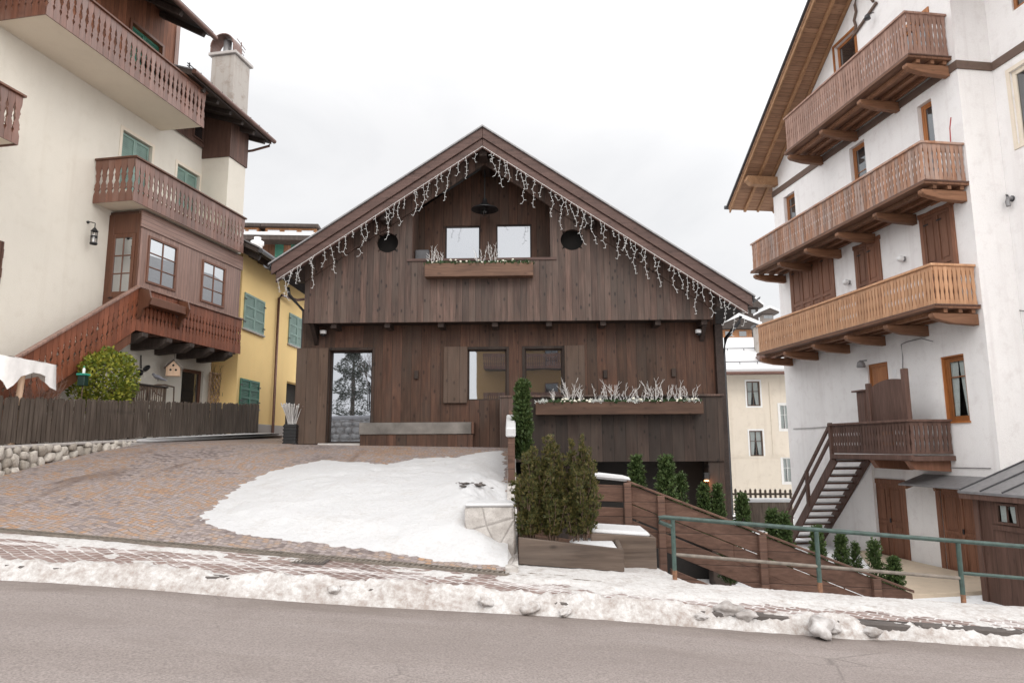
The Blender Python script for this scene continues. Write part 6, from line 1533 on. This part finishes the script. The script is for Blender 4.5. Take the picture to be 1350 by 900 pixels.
for i, (px, pyt, r, la) in enumerate([(699, 574, .18, 'leftmost brownish upright yew of the planter hedge'), (727, 562, .17, 'middle brownish upright yew of the planter hedge'), (763, 558, .2, 'rightmost brownish upright yew of the planter hedge')]):
    Y = 9.3; p = CO+ray(px, pyt)*(Y/ray(px, pyt).y); zb = pl0.z-.06; h = p.z-zb; rnd = random.Random(60+i)
    yw_ = thing('upright_yew', la, 'hedge plant', (p.x, Y, zb), 0, 'yews in the wooden planter')
    b = MB(); st_ = MB()
    for k in range(64):
        a = rnd.uniform(0, 6.28); q = r*math.sqrt(rnd.uniform(.02, 1))
        if k < 17:      # leaders
            hh = h*(1-.42*(q/r)**2)*rnd.uniform(.88, 1.0); z0 = -.04; q *= .62; ln = Vector((q*math.cos(a)*.35+rnd.uniform(-.05, .05), q*math.sin(a)*.35+rnd.uniform(-.05, .05), hh))
        else:           # side shoots
            z0 = h*rnd.uniform(.0, .62)*(1-.35*q/r); hh = h*rnd.uniform(.14, .32); sp_ = rnd.uniform(.2, .75)*hh; ln = Vector((sp_*math.cos(a)*.6, sp_*math.sin(a)*.6, hh))
        bx, by = q*math.cos(a)*.8, q*math.sin(a)*.8
        pp = [Vector((bx, by, z0))+ln*f+Vector((rnd.uniform(-.015, .015), rnd.uniform(-.015, .015), 0)) for f in (0, .3, .6, .85, 1)]
        st_.tube(pp, .009, 4, .003)
        for j in range(190 if k < 17 else 75):
            f = rnd.uniform(.04, 1)**.85; g_ = f*4; i0 = min(3, int(g_*.999)); p = pp[i0].lerp(pp[i0+1], min(1, max(0, (f-(0, .3, .6, .85)[i0])/(.3, .3, .25, .15)[i0])))
            an = rnd.uniform(0, 6.28); rad = (.07 if k < 17 else .055)*(1.05-f)**.6+.01; d = Vector((math.cos(an)*.55, math.sin(an)*.55, rnd.uniform(.5, 1.3))).normalized(); l = rnd.uniform(.035, .075)*(1.1-.3*f)
            p = p+Vector((math.cos(an), math.sin(an), 0))*rad*rnd.uniform(.2, .8); s_ = d.cross(Vector((rnd.uniform(-1, 1), rnd.uniform(-1, 1), .2))).normalized()*l*.2
            for w_ in (-.6, 0, .6):
                dd = (d+s_.normalized()*w_).normalized(); m_ = p+dd*l*.5; b.add([p, m_+s_*.6, p+dd*l*(1 if w_ == 0 else .75), m_-s_*.6], [(0, 1, 2, 3)])
    b.build('foliage', M['yew'], yw_); st_.build('stems', M['bark'], yw_)
# small conifers
def conifer(name, la, loc, h, r, seed, mat, n=700, group='small conifers along the wooden ramp', up=.9):
    rnd = random.Random(seed); t_ = thing(name, la, 'conifer', loc, 0, group)
    b = MB(); sprigs(b, n, h*.95, lambda f: r*(1.02-f)**.8*(.55+min(1, f*5)*.45), rnd, h*.1, up, .9, .42); b.build('foliage', mat, t_)
    b = MB(); b.tube([(0, 0, -.1), (0, 0, h*.9)], .02, 6, .005); b.build('trunk', M['bark'], t_); return t_
def at(px, py, Y): return CO+ray(px, py)*(Y/ray(px, py).y)
cons = [(688, 506, 13.0, 1.4, .19, 'tall slim bright green conifer behind the yew hedge'), (838, 602, 12.3, 1.0, .2, 'small conifer behind the snow capped rail end, left of its taller neighbour'), (877, 603, 12.0, 1.15, .25, 'pointed conifer behind the sloping ramp rail, second from the left'), (897, 624, 12.2, .9, .13, 'thin sparse conifer shoot right of the pointed conifer'),
        (927, 640, 12.5, .95, .17, 'left one of the two conifers before the lit corner lamp'), (945, 640, 12.5, .95, .17, 'right one of the two conifers before the lit corner lamp'), (978, 652, 12.8, .95, .2, 'loose conifer beyond the ramp before the distant picket fence'), (1018, 672, 12.4, 1.0, .17, 'conifer at the foot of the snowy outside stair, left one'), (1033, 678, 12.2, .95, .17, 'conifer at the foot of the snowy outside stair, right one'),
        (1076, 695, 11.6, .95, .17, 'conifer behind the second green rail post'), (1108, 704, 11.6, .8, .17, 'conical conifer against the white stair wall'), (1127, 715, 11.6, .65, .1, 'tiny thin conifer between the conical one and the cellar door'), (1152, 712, 11.2, .9, .13, 'slim conifer in front of the left cellar door, left of the bushy one'), (1177, 735, 11.0, .75, .17, 'bushy conifer at the low end of the wooden ramp'),
        (960, 700, 10.6, .75, .18, 'conifer seen through the gap between the ramp boards, left one'), (1020, 738, 10.5, .55, .16, 'conifer seen through the lower gap of the ramp boards, right one')]
protos = {}
for i, (px, py, Y, h, r, la) in enumerate(cons):
    r *= .74; p = at(px, py, Y); key = {3: 1, 11: 1, 12: 1}.get(i, 2+i % 4)
    if i == 0: conifer('slim_conifer', la, (p.x, p.y, p.z-h), h, r, 5, M['thuja'], 1500, None, 1.3); continue
    if key not in protos:
        protos[key] = (conifer('small_conifer', la, (p.x, p.y, p.z-h), h, r, 100+i, M['thuja'] if (i < 6 or key == 5) else M['thuja_dk'], 620 if key != 1 else 240), h, r)
    else:
        o, h0, r0 = protos[key]; dup(o, (p.x, p.y, p.z-h), i*1.3, la, (r/r0, r/r0, h/h0))
# ramp fence: wide boards sloping down to the right
rfz = thing('ramp_fence', 'dark brown wide board fence sloping down beside the pavement, snow on its level end', 'fence', (0, 0, 0))
Ya, Yb = 10.35, 9.35
A = at(826, 634, Ya); B = at(1203, 779, Yb); L0 = at(785, 629, Ya+.1)
def alongr(f, dz=0, off=0): q = A.lerp(B, f); return Vector((q.x, q.y+off, q.z+dz))
def bd(f0, f1, dz0, dz1, th=.04, off=0, name='board', mat='ramp_wood'):
    a0, a1 = alongr(f0, dz0, off), alongr(f1, dz0, off); b = MB()
    b.prism([tuple(a0), tuple(a1), tuple(a1+Vector((0, 0, dz1-dz0))), tuple(a0+Vector((0, 0, dz1-dz0)))], (0, th, 0)); return b.build(name, M[mat], rfz, .006)
bd(0, 1, -.30, -.03); bd(0, 1, -.015, .02, .14, -.05, 'cap_rail')
bd(.0, .40, -.50, -.31, .03, .0); bd(0, 1.0, -.78, -.53); bd(.40, 1.0, -.53, -.31, .03, .005)
bd(.16, .62, -1.26, -.98); bd(.16, .7, -1.5, -1.29, .035, .01)
for f in (.0, .13, .5, .88):
    q = alongr(f); b = MB(); zlo = G(q.x, q.y)-.4; b.box(q.x-.05, q.x+.055, q.y-.075, q.y-.002, min(zlo, q.z-.75), q.z-.02); b.build('post', M['ramp_wood'], rfz, .008)
for dz in (-.30, -.62, -.94):
    b = MB(); b.prism([(L0.x-.15, L0.y, A.z+dz+.02), (A.x-.052, A.y, A.z+dz), (A.x-.052, A.y, A.z+dz+.24), (L0.x-.15, L0.y, A.z+dz+.26)], (0, .04, 0)); b.build('level_board', M['ramp_wood'], rfz, .006)
b = MB(); b.prism([(L0.x-.1, L0.y-.06, A.z+.05), (A.x+.05, A.y-.06, A.z-.01), (A.x+.06, A.y-.06, A.z+.05), (A.x-.05, A.y-.06, A.z+.085), (L0.x-.1, L0.y-.06, A.z+.14)], (0, .2, 0)); b.build('snow_cap', M['snow'], rfz, .03)
# green pipe handrail on the pavement edge
hr = thing('pipe_railing', 'green painted pipe railing with a rusty lower rail along the right pavement edge', 'railing', (0, 0, 0))
H0 = at(871, 681, 8.55); H1 = at(1350, 720, 8.45); dH = (H1-H0)/479
def hp(px, dz=0): q = H0+dH*(px-871); return Vector((q.x, q.y, q.z+dz))
b = MB(); b.tube([hp(887)+Vector((-.02, 0, -.10)), hp(869)+Vector((.0, 0, -.06)), hp(869)+Vector((.0, 0, -.01)), hp(876), hp(887), hp(1120), hp(1500)], .026, 10); b.build('top_rail', M['green_rail'], hr)
b = MB(); b.tube([hp(887, -.42), hp(1264, -.42)], .02, 8); b.build('lower_rail', M['rust_rail'], hr)
b = MB(); b.tube([hp(1264, -.36), hp(1500, -.36)], .02, 8); b.build('lower_rail', M['green_rail'], hr)
for px in (887, 1078, 1264, 1450):
    q = hp(px); b = MB(); b.tube([(q.x, q.y, q.z-.95), (q.x, q.y, q.z-.02)], .027, 10); po = b.build('post', M['green_rail'], hr)
    b = MB(); b.tube([(q.x, q.y, q.z-.95), (q.x, q.y, q.z-.6)], .0285, 10); b.build('rusty_foot', plain('rust', (.2, .1, .055), .8, vary=.4, scale=25), po)
# snow and paving lying beyond the ramp
cp_ = at(998, 722, 10.0); b = MB(); b.prism([(0, 0, -.12), (.05, 0, -.12), (.16, 0, .2), (.06, 0, .2)], (0, .03, 0)); o = b.build('propped_board', M['pale_wood']); o.location = cp_; tag(o, 'short pale board propped behind the ramp fence', 'board')
# dark leaf litter lying on the driveway snow
b = MB(); rr = random.Random(77)
for px, py, s in ((608, 641, .06), (612, 638, .05), (620, 637, .045), (632, 640, .06), (606, 637, .03), (645, 644, .025), (634, 637, .035)):
    p = ghit(px, py, lambda x, y: z_drive(x, y)+max(0, th_drive(x, y)))
    for k in range(3): b.ball((p.x+rr.uniform(-.06, .06), p.y+rr.uniform(-.1, .1), p.z+.01), s*rr.uniform(.4, 1), 2, (1.2, .9, .35), .6, k)
tag(b.build('leaf_litter', M['kerbstone']), 'dark specks of litter and grit on the driveway snow near the stone pier', 'litter', kind='stuff')
# ------------------------------------------------------------------ the far side of the street, behind the camera (seen only in the chalet's glass)
wl = thing('street_wall', 'tall rough stone retaining wall across the street, mirrored in the glazed door', 'wall', (-10, -8, 0))
b = MB(); b.box(-8, 4.5, -.5, 0, -.5, 3.3); b.build('core', M['rubble_dark'] if 'rubble_dark' in M else M['granite'], wl)
b = MB(); rr = random.Random(31); z = 0.3; k = 0
while z < 3.2:
    h = rr.uniform(.3, .45); x = -6+rr.uniform(0, .3)
    while x < 4.4: w = rr.uniform(.35, .75); b.ball((x+w/2, .02, z+h/2), 1, 2, (w*.5, .1, h*.5), .25, k); x += w; k += 1
    z += h
b.build('stones', plain('mirrored_stone', (.5, .49, .47), .8, vary=.4, scale=5), wl)
b = MB(); b.box(-8, 4.5, -.8, .1, 3.35, 3.6); b.build('snow_cap', M['snow'], wl, .06)
hs = thing('street_house', 'ochre house with brown balconies across the street, mirrored in the chalet windows', 'building', (1, -15, 0), math.pi)
b = MB(); b.box(-5.5, 5.2, 0, 6, -1, 9.2); b.build('wall', plaster('ochre_render', (.52, .33, .15), (.4, .25, .12)), hs)
b = MB(); b.box(-6.2, 5.9, -1.2, 7, 9.2, 9.5); b.build('roof', M['eave'], hs)
for zb in (4.3, 7.0):
    b = MB(); b.box(-4.5, 4.6, -1.2, -.004, zb, zb+.15); s = b.build('balcony', M['eave'], hs)
    planks((-4.5, -1.2), (4.6, -1.2), zb, zb, zb+1.05, zb+1.05, .14, 'fret').build('railing', M['l_rail'], s)
for x in (-3.4, -.6, 2.2):
    for z in (1.6, 4.6, 7.3): window(hs, (M['l_door'], M['glass_dark']), x, x+1.0, z, z+1.5, -.06, cols=2, rows=2)
def pine(la, loc, h, r, seed):
    rnd = random.Random(seed); t_ = thing('pine_tree', la, 'tree', loc, 0, 'trees across the street')
    b = MB(); b.tube([(0, 0, 0), (.05, 0, h*.5), (0, 0, h)], .2, 8, .03); b.build('trunk', M['bark'], t_)
    b = MB(); pts = []
    for i in range(7000):
        f = rnd.random()**.8; a = rnd.uniform(0, 6.28); rad = r*(1.03-f)*math.sqrt(rnd.uniform(.1, 1))*(.75+.3*math.sin(f*40)); pts.append(Vector((rad*math.cos(a), rad*math.sin(a), h*.15+f*h*.86-.25*rad)))
    leaves(b, pts, .2, rnd, -.2, .45, lambda p: Vector((p[0], p[1], 0))*1.5); b.build('crown', M['pine'], t_)
pine('broad snowless pine across the street, mirrored in the glazed door', (-12.6, -13, 1.5), 10, 2.2, 3)
pine('slim pine beyond the stone wall, mirrored in the glazed door', (-7.7, -19, 1.5), 10, 1.9, 4)
def bare(la, loc, h, seed):
    rnd = random.Random(seed); t_ = thing('bare_tree', la, 'tree', loc, 0, 'trees across the street'); tr = MB(); cw = MB()
    def grow(p, d, l, r, lev):
        q = p+d*l; (tr if lev == 0 else cw).tube([p, p+d*l*.5+Vector((rnd.uniform(-.06, .06)*l,)*3), q], r, 5 if lev < 2 else 3, r*.6)
        if lev < 5:
            for _ in range(3 if lev else 4):
                nd = (d+Vector((rnd.uniform(-.8, .8), rnd.uniform(-.8, .8), rnd.uniform(-.2, .6)))).normalized(); grow(p+d*l*rnd.uniform(.55, 1), nd, l*.68, r*.55, lev+1)
    grow(Vector((0, 0, 0)), Vector((0, 0, 1)), h*.32, .16, 0); tr.build('trunk', M['bark'], t_); cw.build('branches', M['bark'], t_)
bare('tall bare tree over the stone wall, mirrored in the glazed door', (-10.6, -11.5, 2.2), 10, 8)
